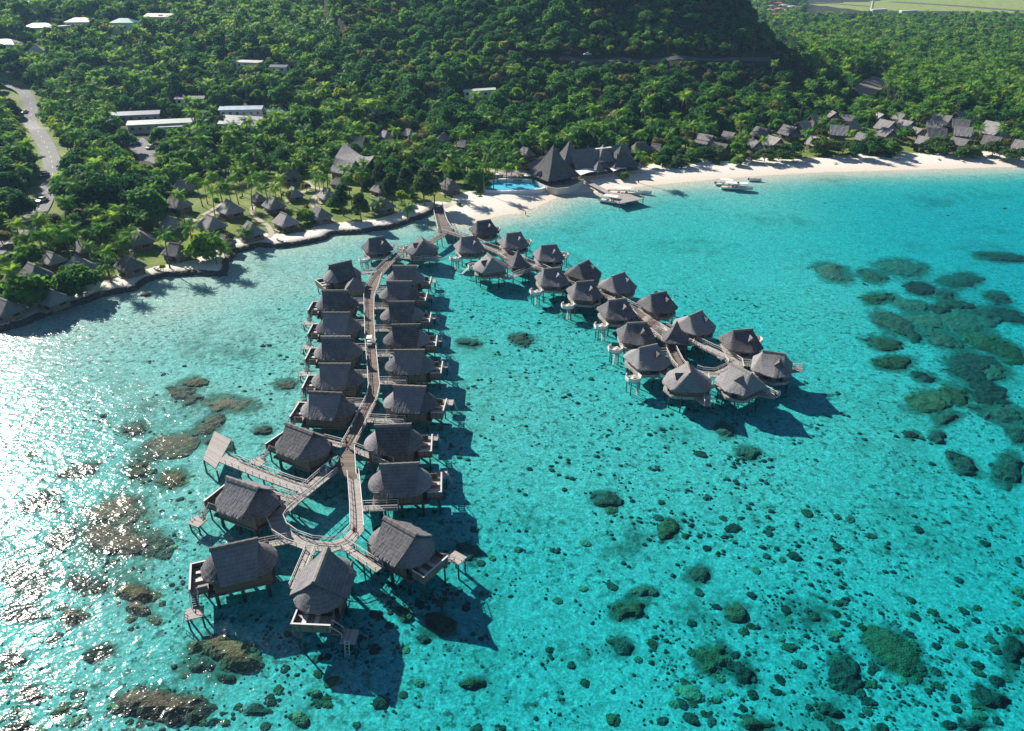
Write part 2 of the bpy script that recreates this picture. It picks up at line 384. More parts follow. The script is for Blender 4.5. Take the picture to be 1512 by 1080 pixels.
def m_ground():
    m,nt=mat_new('ground'); N=NT(nt); N.dim='2D'
    ge=N.n('ShaderNodeNewGeometry').outputs['Position']
    at_=N.n('ShaderNodeAttribute',attribute_name='cover'); sp=N.n('ShaderNodeSeparateColor',{0:at_.outputs['Color']})
    sand_w,lawn_w,strip_w=sp.outputs[0],sp.outputs[1],sp.outputs[2]
    z=N.n('ShaderNodeSeparateXYZ',{0:ge}).outputs[2]
    a=N.noise(ge,.09,5); b=N.noise(ge,.9,5); c=N.noise(ge,6.,3)
    # dry land
    forest=N.ramp(b,[(.3,(.018,.022,.010)),(.7,(.05,.052,.022))])
    lawn=N.ramp(N.math('ADD',N.math('MULTIPLY',a,.55),N.math('MULTIPLY',b,.45)),[(.32,(.075,.135,.022)),(.5,(.14,.20,.035)),(.68,(.26,.26,.075))])
    dry=N.ramp(a,[(.3,(.17,.24,.06)),(.7,(.30,.34,.10))])
    sand=N.ramp(N.math('ADD',N.math('MULTIPLY',b,.5),N.math('MULTIPLY',c,.5)),[(.3,(.68,.61,.52)),(.7,(.86,.81,.73))])
    wet=N.ramp(z,[(.0,(1,1,1)),(.5,(1,1,1))])
    wetf=N.n('ShaderNodeMapRange',{'Value':z,'From Min':.05,'From Max':.7,'To Min':1.,'To Max':0.}).outputs[0]
    sand=N.mix(N.math('MULTIPLY',wetf,.55),sand,(.60,.52,.39))
    thr=lambda w,k: N.math('MULTIPLY',N.math('SUBTRACT',N.math('ADD',w,N.math('MULTIPLY',N.math('SUBTRACT',b,.5),k)),.38),5.,True)
    col=N.mix(thr(lawn_w,.7),forest,lawn)
    col=N.mix(thr(strip_w,.2),col,dry)
    col=N.mix(thr(sand_w,.7),col,sand)
    # lagoon floor: pale coral sand, ribbed, with rubble and algae films
    rib=N.math('ADD',N.math('MULTIPLY',N.noise(ge,.55,3,.6,1.2),.6),N.math('MULTIPLY',N.noise(ge,1.9,3,.6,.8),.4))
    algae=N.noise(ge,.035,6,.62); alg2=N.noise(ge,.22,5,.6)
    sea=N.ramp(rib,[(.32,(.46,.43,.36)),(.62,(.80,.77,.68))])
    af=N.n('ShaderNodeMapRange',{'Value':N.math('ADD',N.math('MULTIPLY',algae,.7),N.math('MULTIPLY',alg2,.3)),'From Min':.54,'From Max':.68,'To Min':0.,'To Max':.5}).outputs[0]
    sea=N.mix(af,sea,(.20,.20,.12))
    spk=N.n('ShaderNodeMapRange',{'Value':N.noise(ge,.75,4,.6),'From Min':.555,'From Max':.64,'To Min':0.,'To Max':.75}).outputs[0]
    spm=N.n('ShaderNodeMapRange',{'Value':N.noise(ge,.05,3),'From Min':.34,'From Max':.52}).outputs[0]
    yy=N.n('ShaderNodeSeparateXYZ',{0:ge}).outputs[1]
    spm=N.math('MULTIPLY',spm,N.n('ShaderNodeMapRange',{'Value':yy,'From Min':165.,'From Max':215.,'To Min':1.,'To Max':.2}).outputs[0])
    sea=N.mix(N.math('MULTIPLY',spk,spm),sea,(.085,.08,.055))
    halo=at_.outputs['Alpha']; hn=N.math('ADD',N.math('MULTIPLY',N.noise(ge,.17,4,.65),.55),N.math('MULTIPLY',N.noise(ge,.8,5,.7),.45))
    hf=N.n('ShaderNodeMapRange',{'Value':N.math('ADD',N.math('MULTIPLY',halo,.62),hn),'From Min':.74,'From Max':.98}).outputs[0]
    hcol=N.ramp(N.noise(ge,1.6,4,.6),[(.3,(.05,.05,.028)),(.6,(.14,.125,.07)),(.8,(.30,.26,.16))])
    sea=N.mix(N.math('MULTIPLY',hf,.85),sea,hcol)
    fine=N.noise(ge,2.6,3,.65)
    sea=N.mix(N.n('ShaderNodeMapRange',{'Value':fine,'From Min':.40,'From Max':.62,'To Min':.38,'To Max':0.}).outputs[0],sea,(.17,.16,.115))
    under=N.n('ShaderNodeMapRange',{'Value':z,'From Min':-.02,'From Max':-.35}).outputs[0]
    col=N.mix(under,col,sea)
    hb=N.math('ADD',N.math('MULTIPLY',N.math('MULTIPLY',rib,under),.9),N.math('MULTIPLY',c,.06))
    N.out(N.bsdf(col,.9,N.bump(hb,.16),spec=.2)); return m
_V=np.column_stack([_P,_Z])
gme=big_sheet('ground',_V,len(GX),len(GY),m_ground())
ca=gme.color_attributes.new('cover','FLOAT_COLOR','POINT'); ca.data.foreach_set('color',cols.astype(np.float32).ravel())
ground=link(D.objects.new('ground',gme)); ground['kind']='structure'
# ---- lagoon water: one closed body, clear, that swallows red light with depth
def m_water():
    m,nt=mat_new('lagoon_water'); N=NT(nt); N.dim='2D'
    ge=N.n('ShaderNodeNewGeometry').outputs['Position']
    rot=N.n('ShaderNodeMapping',{'Vector':ge,'Rotation':(0,0,R(35)),'Scale':(.55,1.0,1)}).outputs[0]
    w1=N.noise(rot,.5,2,.5,.4); w2=N.noise(rot,1.5,2,.5,.3); w3=N.noise(rot,4.2,1,.5)
    calm=N.n('ShaderNodeMapRange',{'Value':N.noise(ge,.018,2),'From Min':.3,'From Max':.7,'To Min':.6,'To Max':1.15}).outputs[0]
    h=N.math('ADD',N.math('ADD',N.math('MULTIPLY',w1,.36),N.math('MULTIPLY',w2,.15)),N.math('MULTIPLY',w3,.035))
    nm=N.bump(N.math('MULTIPLY',h,calm),.72)
    geo=N.n('ShaderNodeNewGeometry')
    dt=N.math('ABSOLUTE',N.n('ShaderNodeVectorMath',{0:geo.outputs['Incoming'],1:nm},operation='DOT_PRODUCT').outputs['Value'])
    fr=N.math('ADD',.016,N.math('MULTIPLY',.24,N.math('POWER',N.math('SUBTRACT',1.,dt,True),5.)),True)
    gl=N.n('ShaderNodeBsdfGlossy',{'Color':(1,1,1,1),'Roughness':.17,'Normal':nm}).outputs[0]
    # bright caustic ropes painted into the transparent colour as a net of cell edges
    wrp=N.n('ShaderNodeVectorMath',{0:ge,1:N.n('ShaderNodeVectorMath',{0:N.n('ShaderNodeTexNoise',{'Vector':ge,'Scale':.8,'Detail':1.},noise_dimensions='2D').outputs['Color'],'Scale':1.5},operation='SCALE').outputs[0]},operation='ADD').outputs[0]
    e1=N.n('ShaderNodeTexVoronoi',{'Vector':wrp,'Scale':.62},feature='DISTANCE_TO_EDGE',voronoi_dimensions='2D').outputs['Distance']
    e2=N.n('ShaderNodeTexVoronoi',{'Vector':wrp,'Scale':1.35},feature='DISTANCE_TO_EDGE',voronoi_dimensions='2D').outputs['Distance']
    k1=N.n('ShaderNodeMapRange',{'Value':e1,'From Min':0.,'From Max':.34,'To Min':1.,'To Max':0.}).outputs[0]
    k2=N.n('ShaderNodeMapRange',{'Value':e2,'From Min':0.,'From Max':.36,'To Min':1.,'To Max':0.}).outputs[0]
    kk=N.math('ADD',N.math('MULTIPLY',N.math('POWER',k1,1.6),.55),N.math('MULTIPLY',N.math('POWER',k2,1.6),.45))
    caustic_tint=N.ramp(kk,[(.0,(.74,.76,.77)),(.75,(1,1,1))])
    tr=N.n('ShaderNodeBsdfTransparent',{'Color':caustic_tint}).outputs[0]
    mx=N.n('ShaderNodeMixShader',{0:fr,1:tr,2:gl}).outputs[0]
    ab=N.n('ShaderNodeVolumeAbsorption',{'Color':(0.0,.92,.968,1),'Density':.42}).outputs[0]
    N.out(mx,ab); return m
wb=MB(); wb.box((200,160,-6),(1300,420,12))
# keep the top face only fine enough; a plain box is enough, waves live in the normal
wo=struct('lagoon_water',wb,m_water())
# ------------------------------------------------------------------ over-water bungalows
def arc(a0,a1,n): return [a0+(a1-a0)*k/n for k in range(n+1)]
def jit(p,a,rs): return (p[0]+rs.uniform(-a,a),p[1]+rs.uniform(-a,a),p[2]+rs.uniform(-a,a))
def gable_sheet(side,ridge,eave,zr,ze,half,rs,nx=22,ny=8,sag=.18,j=.02,flare=0.):
    """one thatched slope from the ridge down to the eave on side -1 or +1"""
    P=[]
    for i in range(ny+1):
        t=i/ny; row=[]
        for k in range(nx+1):
            s=-1+2*k/nx; hx=ridge+(eave-ridge)*t
            y=side*half*t; z=zr+(ze-zr)*t-sag*math.sin(PI*t)
            if flare: z+=flare*s*s*(1-t)
            e=.10*rs.uniform(-1,1) if i==ny else 0
            row.append(jit((s*hx,y+side*e,z-abs(e)*.6),j if 0<i else .01,rs))
        P.append(row)
    return P
def cone_sheet(sgn,x0,zt,ze,rx,ry,rs,n=22,ny=7,bulge=.28,top=.9,j=.025):
    """the rounded end of a fare roof"""
    P=[]
    for i in range(ny+1):
        t=i/ny; row=[]
        for k in range(n+1):
            a=R(-100+200*k/n)
            rr=t; z=zt+(ze-zt)*t+bulge*math.sin(PI*t)
            x=x0+sgn*(rx*rr*math.cos(a)+ (0 if i else 0)); y=ry*rr*math.sin(a)
            e=rs.uniform(-.1,.06) if i==ny else 0
            row.append(jit((x,y,z+e),j if i else .005,rs))
        P.append(row)
    return P
def railing(mb,pts,h=.95,step=1.5,post=.05,rail=.07,mid=True,z0=0):
    """posts and two rails along a polyline of 3-D points"""
    for a,b in zip(pts[:-1],pts[1:]):
        a=Vector(a); b=Vector(b); L=(b-a).length; n=max(1,round(L/step))
        for k in range(n+1):
            p=a.lerp(b,k/n); mb.tube(p+Vector((0,0,z0)),p+Vector((0,0,z0+h)),post,n=5)
        for hh in ((h,h*.55) if mid else (h,)):
            mb.tube(a+Vector((0,0,z0+hh)),b+Vector((0,0,z0+hh)),rail if hh==h else rail*.6,n=5)
def make_long_bungalow(label):
    rs=random.Random(11)
    t=thing('overwater_bungalow',label,'bungalow',group='long bungalows over the lagoon')
    r=MB()
    for s in (-1,1): r.shell(gable_sheet(s,3.15,2.35,7.25,3.75,3.95,rs),.24,flip=(s<0))
    part('thatched_roof',r,M['thatch'],t)
    for s,rx in ((-1,3.55),(1,3.25)):
        a=MB(); a.shell(cone_sheet(s,s*1.75,6.55,3.55,rx,3.55,rs),.22,flip=(s>0)); part('apse_roof',a,M['thatch'],t)
    c=MB(); P=[[(-3.2+6.4*k/16,y,7.27+z+.03*math.sin(k*2.1)) for k in range(17)] for y,z in ((-.42,-.30),(-.16,.05),(.16,.05),(.42,-.30))]
    c.shell(P,.1,flip=True); part('ridge_cap',c,M['ridge'],t)
    fl=MB(); fl.box((-.1,0,1.28),(9.0,6.1,.3)); part('floor',fl,M['deck'],t)
    w=MB()
    for y in (-2.85,2.85): w.box((-.4,y,2.62),(7.6,.12,2.5))
    for a0,x0,sg in ((0,-3.0,-1),):
        pr=None
        for k in range(9):
            a=R(-90+180*k/8); p=(x0-1.25*math.cos(a),2.85*math.sin(a))
            if pr: w.quad([(pr[0],pr[1],1.4),(p[0],p[1],1.4),(p[0],p[1],3.9),(pr[0],pr[1],3.9)],[(0,0),(.8,0),(.8,1.7),(0,1.7)])
            pr=p
    w.box((3.35,0,2.7),(.12,4.4,1.9)); wall=part('wall',w,M['plank_wall'],t)
    d=MB(); d.box((-1.1,-2.93,2.8),(1.7,.08,2.0)); part('door',d,M['dark'],t)
    for x,y,l in ((1.6,-2.93,1.6),(1.2,2.93,2.2),(-2.2,2.93,1.3)):
        g=MB(); g.box((x,y,3.15),(l,.06,.95)); part('window',g,M['glass'],t)
    st=MB(); st.box((3.43,.1,2.75),(.06,3.2,1.5)); part('terrace_door',st,M['glass'],t)
    te=MB(); te.box((5.3,0,2.08),(2.2,4.9,.2)); te.box((5.3,0,1.9),(2.3,5.0,.16)); part('terrace',te,M['deck_pale'],t)
    pa=MB(); pa.box((6.42,0,2.35),(.1,5.0,1.35)); pa.box((5.3,-2.45,2.35),(2.2,.1,1.35)); pa.box((4.95,2.45,2.35),(1.5,.1,1.35)); pa.box((6.42,0,3.05),(.22,5.1,.06)); pa.box((5.3,-2.45,3.05),(2.2,.2,.06)); part('parapet',pa,M['plank_wall'],t)
    cap=MB(); cap.box((6.42,0,3.11),(.24,5.2,.05)); cap.box((5.3,-2.45,3.11),(2.3,.22,.05)); part('parapet_cap',cap,M['rail'],t)
    for x,y in ((5.2,-1.2),(5.3,.4)):
        lo=MB(); lo.box((x,y,2.42),(1.5,.6,.12)); lo.box((x-.85,y,2.65),(.5,.6,.1),tilt=.8)
        for i in (-.6,.6):
            for k in (-.25,.25): lo.tube((x+i,y+k,2.18),(x+i,y+k,2.4),.03,n=5)
        part('lounger',lo,M['cushion'],t)
    sp=MB()
    for k in range(6): sp.box((6.02,2.65+.22*k,1.95-.2*k),(.9,.24,.07))
    for x in (5.57,6.47): sp.box((x,3.2,1.5),(.06,1.55,.16),tilt=None)
    part('stairs',sp,M['rail_dark'],t)
    for x in (5.5,6.54):
        rl=MB(); rl.tube((x,2.5,3.05),(x,3.9,1.75),.05,n=5); rl.tube((x,3.9,.85),(x,3.9,1.75),.045,n=5); rl.tube((x,2.5,2.1),(x,2.5,3.05),.045,n=5); part('stair_rail',rl,M['rail'],t)
    pl=MB(); pl.box((6.15,4.75,.80),(2.3,2.0,.14)); part('swim_platform',pl,M['deck_pale'],t)
    la=MB()
    for k in (-.28,.28): la.tube((7.25,4.75+k,1.35),(8.05,4.75+k,-.9),.05,n=5)
    for k in range(6): q=k/5; la.tube((7.25+.8*q,4.47,1.2-2.0*q),(7.25+.8*q,5.03,1.2-2.0*q),.035,n=5)
    part('ladder',la,M['rail'],t)
    for x in (-3.4,0,3.4):
        for y in (-2.5,2.5):
            s=MB(); s.tube((x,y,-3.6),(x,y,1.2),.28,.25,n=9); part('stilt',s,M['stilt'],t)
    for x,y,h in ((6.1,-2.1,2.0),(6.1,2.1,2.0),(5.25,5.5,.75),(7.05,5.5,.75),(7.05,4.0,.75)):
        s=MB(); s.tube((x,y,-3.6),(x,y,h),.14,.13,n=7); part('stilt',s,M['stilt'],t)
    for y in (-2.5,2.5): bm_=MB(); bm_.box((0,y,1.03),(8.6,.24,.22)); part('floor_beam',bm_,M['stilt'],t)
    freeze(t); return t
LONG=[ # ridge ends in the photo, turn (0: terrace to the east of the walk), where it stands
 ((580.8,392.2),(614.3,392.2),0,'long thatched bungalow nearest the shore in the east row of the straight walkway'),
 ((570.5,415.3),(608.3,415.3),0,'long thatched bungalow, second from the shore in the east row of the straight walkway'),
 ((574,445.3),(611.7,445),0,'long thatched bungalow, third from the shore in the east row of the straight walkway'),
 ((578.5,479.2),(620,478.6),0,'long thatched bungalow, fourth from the shore in the east row of the straight walkway'),
 ((582.7,516.6),(625.8,516.4),0,'long thatched bungalow, fifth from the shore in the east row of the straight walkway'),
 ((581,568.5),(628.4,570.6),0,'long thatched bungalow, sixth from the shore in the east row of the straight walkway'),
 ((555.4,627.4),(604.7,625.7),0,'long thatched bungalow east of the widened deck where the walkway forks'),
 ((561.7,685.5),(618,683),0,'long thatched bungalow beside the straight east arm of the deck ring'),
 ((567.8,763),(614.4,789),0,'long thatched bungalow with sunlit roof slope at the southeast corner of the deck ring'),
 ((486.2,391.7),(518,384.3),1,'long thatched bungalow turned askew behind the small square gazebo'),
 ((475.9,428.7),(512.9,428.7),1,'long thatched bungalow, first past the small square gazebo in the west row'),
 ((476.7,461.3),(516.3,461.3),1,'long thatched bungalow, second past the small square gazebo in the west row'),
 ((474.5,496.7),(516.7,496.7),1,'long thatched bungalow, third past the small square gazebo in the west row'),
 ((471,536.8),(517.6,536.8),1,'long thatched bungalow, fourth past the small square gazebo in the west row'),
 ((456,577.7),(504.4,580),1,'long thatched bungalow, last of the west row before the angled ones'),
 ((420,623),(465,640),1,'long thatched bungalow with sunlit slope just north of the bare pier spur'),
 ((333,703),(383,720),1,'long thatched bungalow with sunlit slope just south of the bare pier spur'),
 ((312.5,809),(377,795),1,'long thatched bungalow with shaded slope and white parapet southwest of the deck ring'),
 ((482,810),(463.7,857),2,'long thatched bungalow standing end-on at the southern tip of the deck ring'),
]
longs=[]; proto=None
for a,b,turn,lab in LONG:
    A=at(*a,7.25); B_=at(*b,7.25); cx,cy=(A[0]+B_[0])/2,(A[1]+B_[1])/2
    ang=math.atan2(B_[1]-A[1],B_[0]-A[0])+(PI if turn==1 else 0)
    if proto is None: proto=make_long_bungalow(lab); o=proto; o.location=(cx,cy,0); o.rotation_euler=(0,0,ang)
    else: o=dup(proto,(cx,cy,0),ang,lab)
    longs.append((cx,cy,ang))
# ---- hexagonal bungalows
def hex_ring(rad=5.15,n=66):
    cor=[(math.cos(R(a))*rad,math.sin(R(a))*rad) for a in (38,97,140,218,277,320)]
    pts=[]
    for k in range(6):
        a,b=cor[k],cor[(k+1)%6]
        for j in range(n//6): t=j/(n//6); pts.append((a[0]+(b[0]-a[0])*t,a[1]+(b[1]-a[1])*t))
    m=len(pts)
    for _ in range(2): pts=[((pts[i-1][0]+2*pts[i][0]+pts[(i+1)%m][0])/4,(pts[i-1][1]+2*pts[i][1]+pts[(i+1)%m][1])/4) for i in range(m)]
    return pts
def ring_roof(pts,anchor,zr,ze,rs,ny=9,sag=.15,j=.025,th=.22):
    P=[]
    m=len(pts)
    jt=[[rs.uniform(-1,1) for _ in range(m)] for _ in range(ny+1)]
    for i in range(ny+1):
        t=i/ny; row=[]
        for k in range(m+1):
            x,y=pts[k%m]; ax,ay=anchor(x,y); q=jt[i][k%m]
            z=zr+(ze-zr)*t-sag*math.sin(PI*t)+(q*j if i<ny else q*.10)*(1 if i else 0)
            row.append((ax+(x-ax)*t,ay+(y-ay)*t,z))
        P.append(row)
    mb=MB(); mb.shell(P,th,flip=False); return mb
def make_hex_bungalow(label,vs=1):
    rs=random.Random(5)
    t=thing('overwater_hut',label,'bungalow',group='hexagonal bungalows over the lagoon')
    pts=hex_ring()
    part('thatched_roof',ring_roof(pts,lambda x,y:(max(-2.15,min(2.15,x*.95)),0),6.75,3.55,rs),M['thatch'],t)
    c=MB(); P=[[(-2.3+4.6*k/10,y,6.79+z) for k in range(11)] for y,z in ((-.36,-.26),(-.13,.04),(.13,.04),(.36,-.26))]
    c.shell(P,.08,flip=True); part('ridge_cap',c,M['ridge'],t)
    for s in (vs,):
        g=MB()
        for q in (-1,1):
            rows=[[(s*(1.15)+q*0*1,s*-1.0,6.05),(s*1.15,s*-2.75,6.0)],[(s*1.15+q*.95,s*-1.15,5.0),(s*1.15+q*.95,s*-2.6,4.98)]]
            g.shell(rows,.12,flip=(q*s>0))
        dm=part('gable_vent',g,M['thatch'],t)
        f=MB(); f.quad([(s*1.15-.8,s*-2.45,5.0),(s*1.15+.8,s*-2.45,5.0),(s*1.15,s*-2.45,5.95)]); part('vent_screen',f,M['rail_dark'],dm)
    ip=[(x*.80,y*.80) for x,y in pts]
    w=MB(); m=len(ip); u=0
    for k in range(m):
        a,b=ip[k],ip[(k+1)%m]; l=math.dist(a,b)
        w.quad([(*a,2.1),(*b,2.1),(*b,3.95),(*a,3.95)],[(u,0),(u+l,0),(u+l,1.8),(u,1.8)]); u+=l
    part('wall',w,M['plank_wall'],t)
    for s in (-1,1):
        for x0,l in ((-.6,1.7),(1.8,1.2)):
            d=MB(); k0=(0 if s>0 else 0); y=-s*3.66+(-s)*(.06); d.box((s*x0,y-s*.12,3.05),(l,.3,1.3)); part('window',d,M['glass'],t)
    fl=MB(); i0=[(x*.92,y*.92) for x,y in pts]
    fl.quad([(x,y,2.1) for x,y in i0]); fl.quad([(x,y,1.5) for x,y in i0[::-1]])
    for k in range(m): a,b=i0[k],i0[(k+1)%m]; fl.quad([(*a,1.5),(*b,1.5),(*b,2.1),(*a,2.1)])
    part('floor',fl,M['deck_pale'],t)
    # round sun terrace on the outer corner, with parapet and steps to the water
    ca,sa=math.cos(R(212)),math.sin(R(212)); cx,cy=ca*6.1,sa*6.1
    te=MB(); oc=[(cx+1.65*math.cos(R(22.5+45*k)),cy+1.65*math.sin(R(22.5+45*k))) for k in range(8)]
    te.quad([(x,y,1.75) for x,y in oc]); te.quad([(x,y,1.55) for x,y in oc[::-1]])
    for k in range(8): a,b=oc[k],oc[(k+1)%8]; te.quad([(*a,1.55),(*b,1.55),(*b,1.75),(*a,1.75)])
    part('terrace',te,M['deck_pale'],t)
    pa=MB()
    for k in range(8):
        if k in (0,1): continue
        a,b=oc[k],oc[(k+1)%8]; mx,my=(a[0]+b[0])/2,(a[1]+b[1])/2
        pa.box((mx,my,2.15),(math.dist(a,b)+.03,.09,.8),rz=math.atan2(b[1]-a[1],b[0]-a[0]))
    part('parapet',pa,M['white'],t)
    lo=MB(); lo.box((cx-.1,cy+.1,2.0),(1.3,.5,.12),rz=.6); lo.box((cx+.45,cy+.5,2.2),(.4,.5,.1),rz=.6); part('lounger',lo,M['cushion'],t)
    sp=MB()
    for k in range(7): sp.box((cx-.2-.24*k*.35,cy-1.75-.24*k,1.55-.25*k),(.95,.26,.07),rz=.25)
    part('stairs',sp,M['rail'],t)
    # entrance landing on the opposite side
    e=MB(); e.box((4.9,2.6,1.93),(2.6,1.5,.2),rz=R(32)); part('landing',e,M['deck_pale'],t)
    rl=MB(); railing(rl,[(4.3,3.4,2.0),(6.3,4.5,2.0)]); part('railing',rl,M['rail'],t)
    for a in (20,60,100,140,180,220,260,300,340):
        x,y=math.cos(R(a))*3.9,math.sin(R(a))*3.9
        s=MB(); s.tube((x,y,-4),(x,y,1.9),.15,.13,n=7); part('stilt',s,M['stilt'],t)
    for dx,dy in ((-.9,-.8),(.6,-1.),(-.9,.8)):
        s=MB(); s.tube((cx+dx,cy+dy,-4),(cx+dx,cy+dy,1.6),.11,n=7); part('stilt',s,M['stilt'],t)
    freeze(t); return t
HEX=[ # ridge ends, flip, label
 ((690,350),(694.5,349),20,0,'hexagonal thatched bungalow nearest the shore on the lagoon side of the diagonal walkway'),
 ((720.8,376),(726,379),-72,0,'hexagonal thatched bungalow seen end-on like a pyramid, below the tall open pavilion'),
 ((809.7,396),(821,396),14,0,'hexagonal thatched bungalow just past the tall open pavilion, inner side of the diagonal walkway'),
 ((858.7,415.5),(869,415),12,0,'hexagonal thatched bungalow, second past the tall open pavilion on the inner side'),
 ((901.7,443.3),(921.7,440.8),None,0,'hexagonal thatched bungalow, third past the tall open pavilion on the inner side'),
 ((926.7,476.7),(955,475.8),None,0,'hexagonal thatched bungalow with long level ridge beside the forked deck, inner side'),
 ((945.8,513.3),(968.3,508.3),None,0,'hexagonal thatched bungalow just beyond the forked deck, lowest of the inner side'),
 ((1015,534),(1019.5,551),None,0,'hexagonal thatched bungalow with sunlit west face at the near corner of the diagonal walkway loop'),
 ((1084,538),(1109.5,550.8),None,0,'hexagonal thatched bungalow with broad sunlit slope at the south corner of the diagonal walkway loop'),
 ((1127.6,517.7),(1160,522.7),None,0,'hexagonal thatched bungalow with lit ridge and gable, outermost at the end of the diagonal walkway'),
 ((704.8,326.7),(723.7,324),None,1,'hexagonal thatched bungalow nearest the sandy beach on the seaward side of the diagonal walkway'),
 ((748.7,345),(768.4,342.6),None,1,'hexagonal thatched bungalow behind the tall open pavilion, seaward side'),
 ((799.4,362.8),(821.7,361),None,1,'hexagonal thatched bungalow, third from the beach on the seaward side'),
 ((853,391.5),(870.8,382.5),None,1,'hexagonal thatched bungalow, fourth from the beach on the seaward side'),
 ((903,408.5),(923,401.7),None,1,'hexagonal thatched bungalow, fifth from the beach on the seaward side'),
 ((960.8,435),(984,430),None,1,'hexagonal thatched bungalow, sixth from the beach on the seaward side'),
 ((1018,466.5),(1037,457.9),None,1,'hexagonal thatched bungalow right behind the pointed pavilion at the fork, seaward side'),
 ((1082,487.8),(1112,485.4),None,1,'hexagonal thatched bungalow at the outer bend of the walkway loop, seaward side'),
 ((550.5,352),(560,349),30,0,'hexagonal thatched bungalow standing alone west of the straight walkway near the sea wall'),
 ((621,350.5),(624.5,354.5),-75,0,'hexagonal thatched bungalow with pointed outline close to the shore end of the straight walkway'),
]
hexes=[]; HP={}
for a,b,ang,fl,lab in HEX:
    A=at(*a,6.75); B_=at(*b,6.75); cx,cy=(A[0]+B_[0])/2,(A[1]+B_[1])/2
    g=math.atan2(B_[1]-A[1],B_[0]-A[0]) if ang is None else R(ang)
    if fl: g+=PI
    if fl not in HP: HP[fl]=make_hex_bungalow(lab,-1 if fl else 1); o=HP[fl]; o.location=(cx,cy,0); o.rotation_euler=(0,0,g)
    else: o=dup(HP[fl],(cx,cy,0),g,lab)
    hexes.append((cx,cy,g))
# ---- pavilions: concave pointed roofs over the walkways
def pyr_roof(half,zr,ze,rs,n=12,ny=10,conc=.8,rz=0):
    sq=[]
    for k in range(4):
        a=[(-1,-1),(1,-1),(1,1),(-1,1)][k]; b=[(-1,-1),(1,-1),(1,1),(-1,1)][(k+1)%4]
        for j in range(n): t=j/n; sq.append((half*(a[0]+(b[0]-a[0])*t),half*(a[1]+(b[1]-a[1])*t)))
    return ring_roof(sq,lambda x,y:(0,0),zr,ze,rs,ny=ny,sag=conc,j=.03,th=.2)
for px,py,zr,half,rz,ze,lab in ((765,367.9,7.4,2.9,20,3.3,'tall open pavilion with pointed thatched roof over the diagonal walkway'),
                        (1000,473.3,7.6,2.9,-8,3.3,'open pavilion with curved pointed roof in the fork of the diagonal walkway'),
                        (522.8,409.4,6.0,2.5,5,3.4,'small square gazebo with thatched pyramid roof beside the straight walkway')):
    X,Y=at(px,py,zr); t=thing('pavilion',lab,'pavilion',(X,Y,0),R(rz)); rs=random.Random(3)
    part('thatched_roof',pyr_roof(half,zr,ze,rs,conc=.95 if zr>7 else .2),M['thatch'],t)
    f=MB(); f.box((0,0,1.97),(half*1.75,half*1.75,.2)); part('floor',f,M['deck'],t)
    rl=MB(); h=half*.84; railing(rl,[(-h,-h,2.05),(h,-h,2.05),(h,h,2.05)],.9,1.2); part('railing',rl,M['rail_dark'],t)
    if zr<7:
        w=MB(); 
        for a,b in (((0,-h),(2*h,.1)),((h,0),(.1,2*h)),((-h,0),(.1,2*h))): w.box((*a,2.7),(b[0],b[1],1.3))
        part('wall',w,M['plank_wall'],t)
    for i in (-1,1):
        for k in (-1,1):
            p=MB(); p.tube((i*half*.78,k*half*.78,-4),(i*half*.78,k*half*.78,ze+.35),.13,n=7); part('post',p,M['stilt'],t)
# ------------------------------------------------------------------ boardwalks
def ribbon(mb,pts,w,z=2.,th=.2):
    """a plank deck along px points already in the world; mitred"""
    P=[Vector(p) for p in pts]; L=[];Rr=[]
    ws=w if isinstance(w,(list,tuple)) else [w]*len(P)
    for i,p in enumerate(P):
        d=Vector((0,0))
        if i>0: d+=(p-P[i-1]).normalized()
        if i<len(P)-1: d+=(P[i+1]-p).normalized()
        d.normalize(); n=Vector((-d.y,d.x)); k=1.
        if 0<i<len(P)-1: k=1/max(.6,abs(n.dot(Vector((-(P[i+1]-p).normalized().y,(P[i+1]-p).normalized().x)))))
        L.append(p+n*(ws[i]/2*k)); Rr.append(p-n*(ws[i]/2*k))
    u=0
    for i in range(len(P)-1):
        l=(P[i+1]-P[i]).length; w0,w1=ws[i],ws[i+1]
        a,b,c,e=Rr[i],Rr[i+1],L[i+1],L[i]
        mb.quad([(*a,z),(*b,z),(*c,z),(*e,z)],[(0,u),(0,u+l),(w1,u+l),(w0,u)])
        mb.quad([(*a,z-th),(*e,z-th),(*c,z-th),(*b,z-th)])
        mb.quad([(*a,z-th),(*b,z-th),(*b,z),(*a,z)]); mb.quad([(*c,z-th),(*e,z-th),(*e,z),(*c,z)]); u+=l
    for i,fl in ((0,0),(-1,1)):
        a,b=(L[i],Rr[i]) if not fl else (Rr[i],L[i])
        mb.quad([(*a,z-th),(*b,z-th),(*b,z),(*a,z)])
    return L,Rr
def world(pxs,z=2.): return [at(x,y,z) for x,y in pxs]
def piles(t,pts,step,w,z=1.85,r=.14):
    acc=0; P=[Vector(p) for p in pts]; nxt=step*.5
    for a,b in zip(P[:-1],P[1:]):
        l=(b-a).length; d=(b-a).normalized(); n=Vector((-d.y,d.x))
        while nxt<acc+l:
            p=a+d*(nxt-acc)
            for s in (-1,1):
                q=p+n*(s*w*.38); m=MB(); m.tube((q.x,q.y,-4),(q.x,q.y,z),r,n=6); part('pile',m,M['pile'],t)
            nxt+=step
        acc+=l
def rails(t,name,pts,mat='rail',z=2.,h=.95,step=1.6):
    m=MB(); railing(m,[(x,y,z) for x,y in pts],h,step); part(name,m,M[mat],t)
def offset_part(L,i,j): return [tuple(p) for p in L[i:j]]
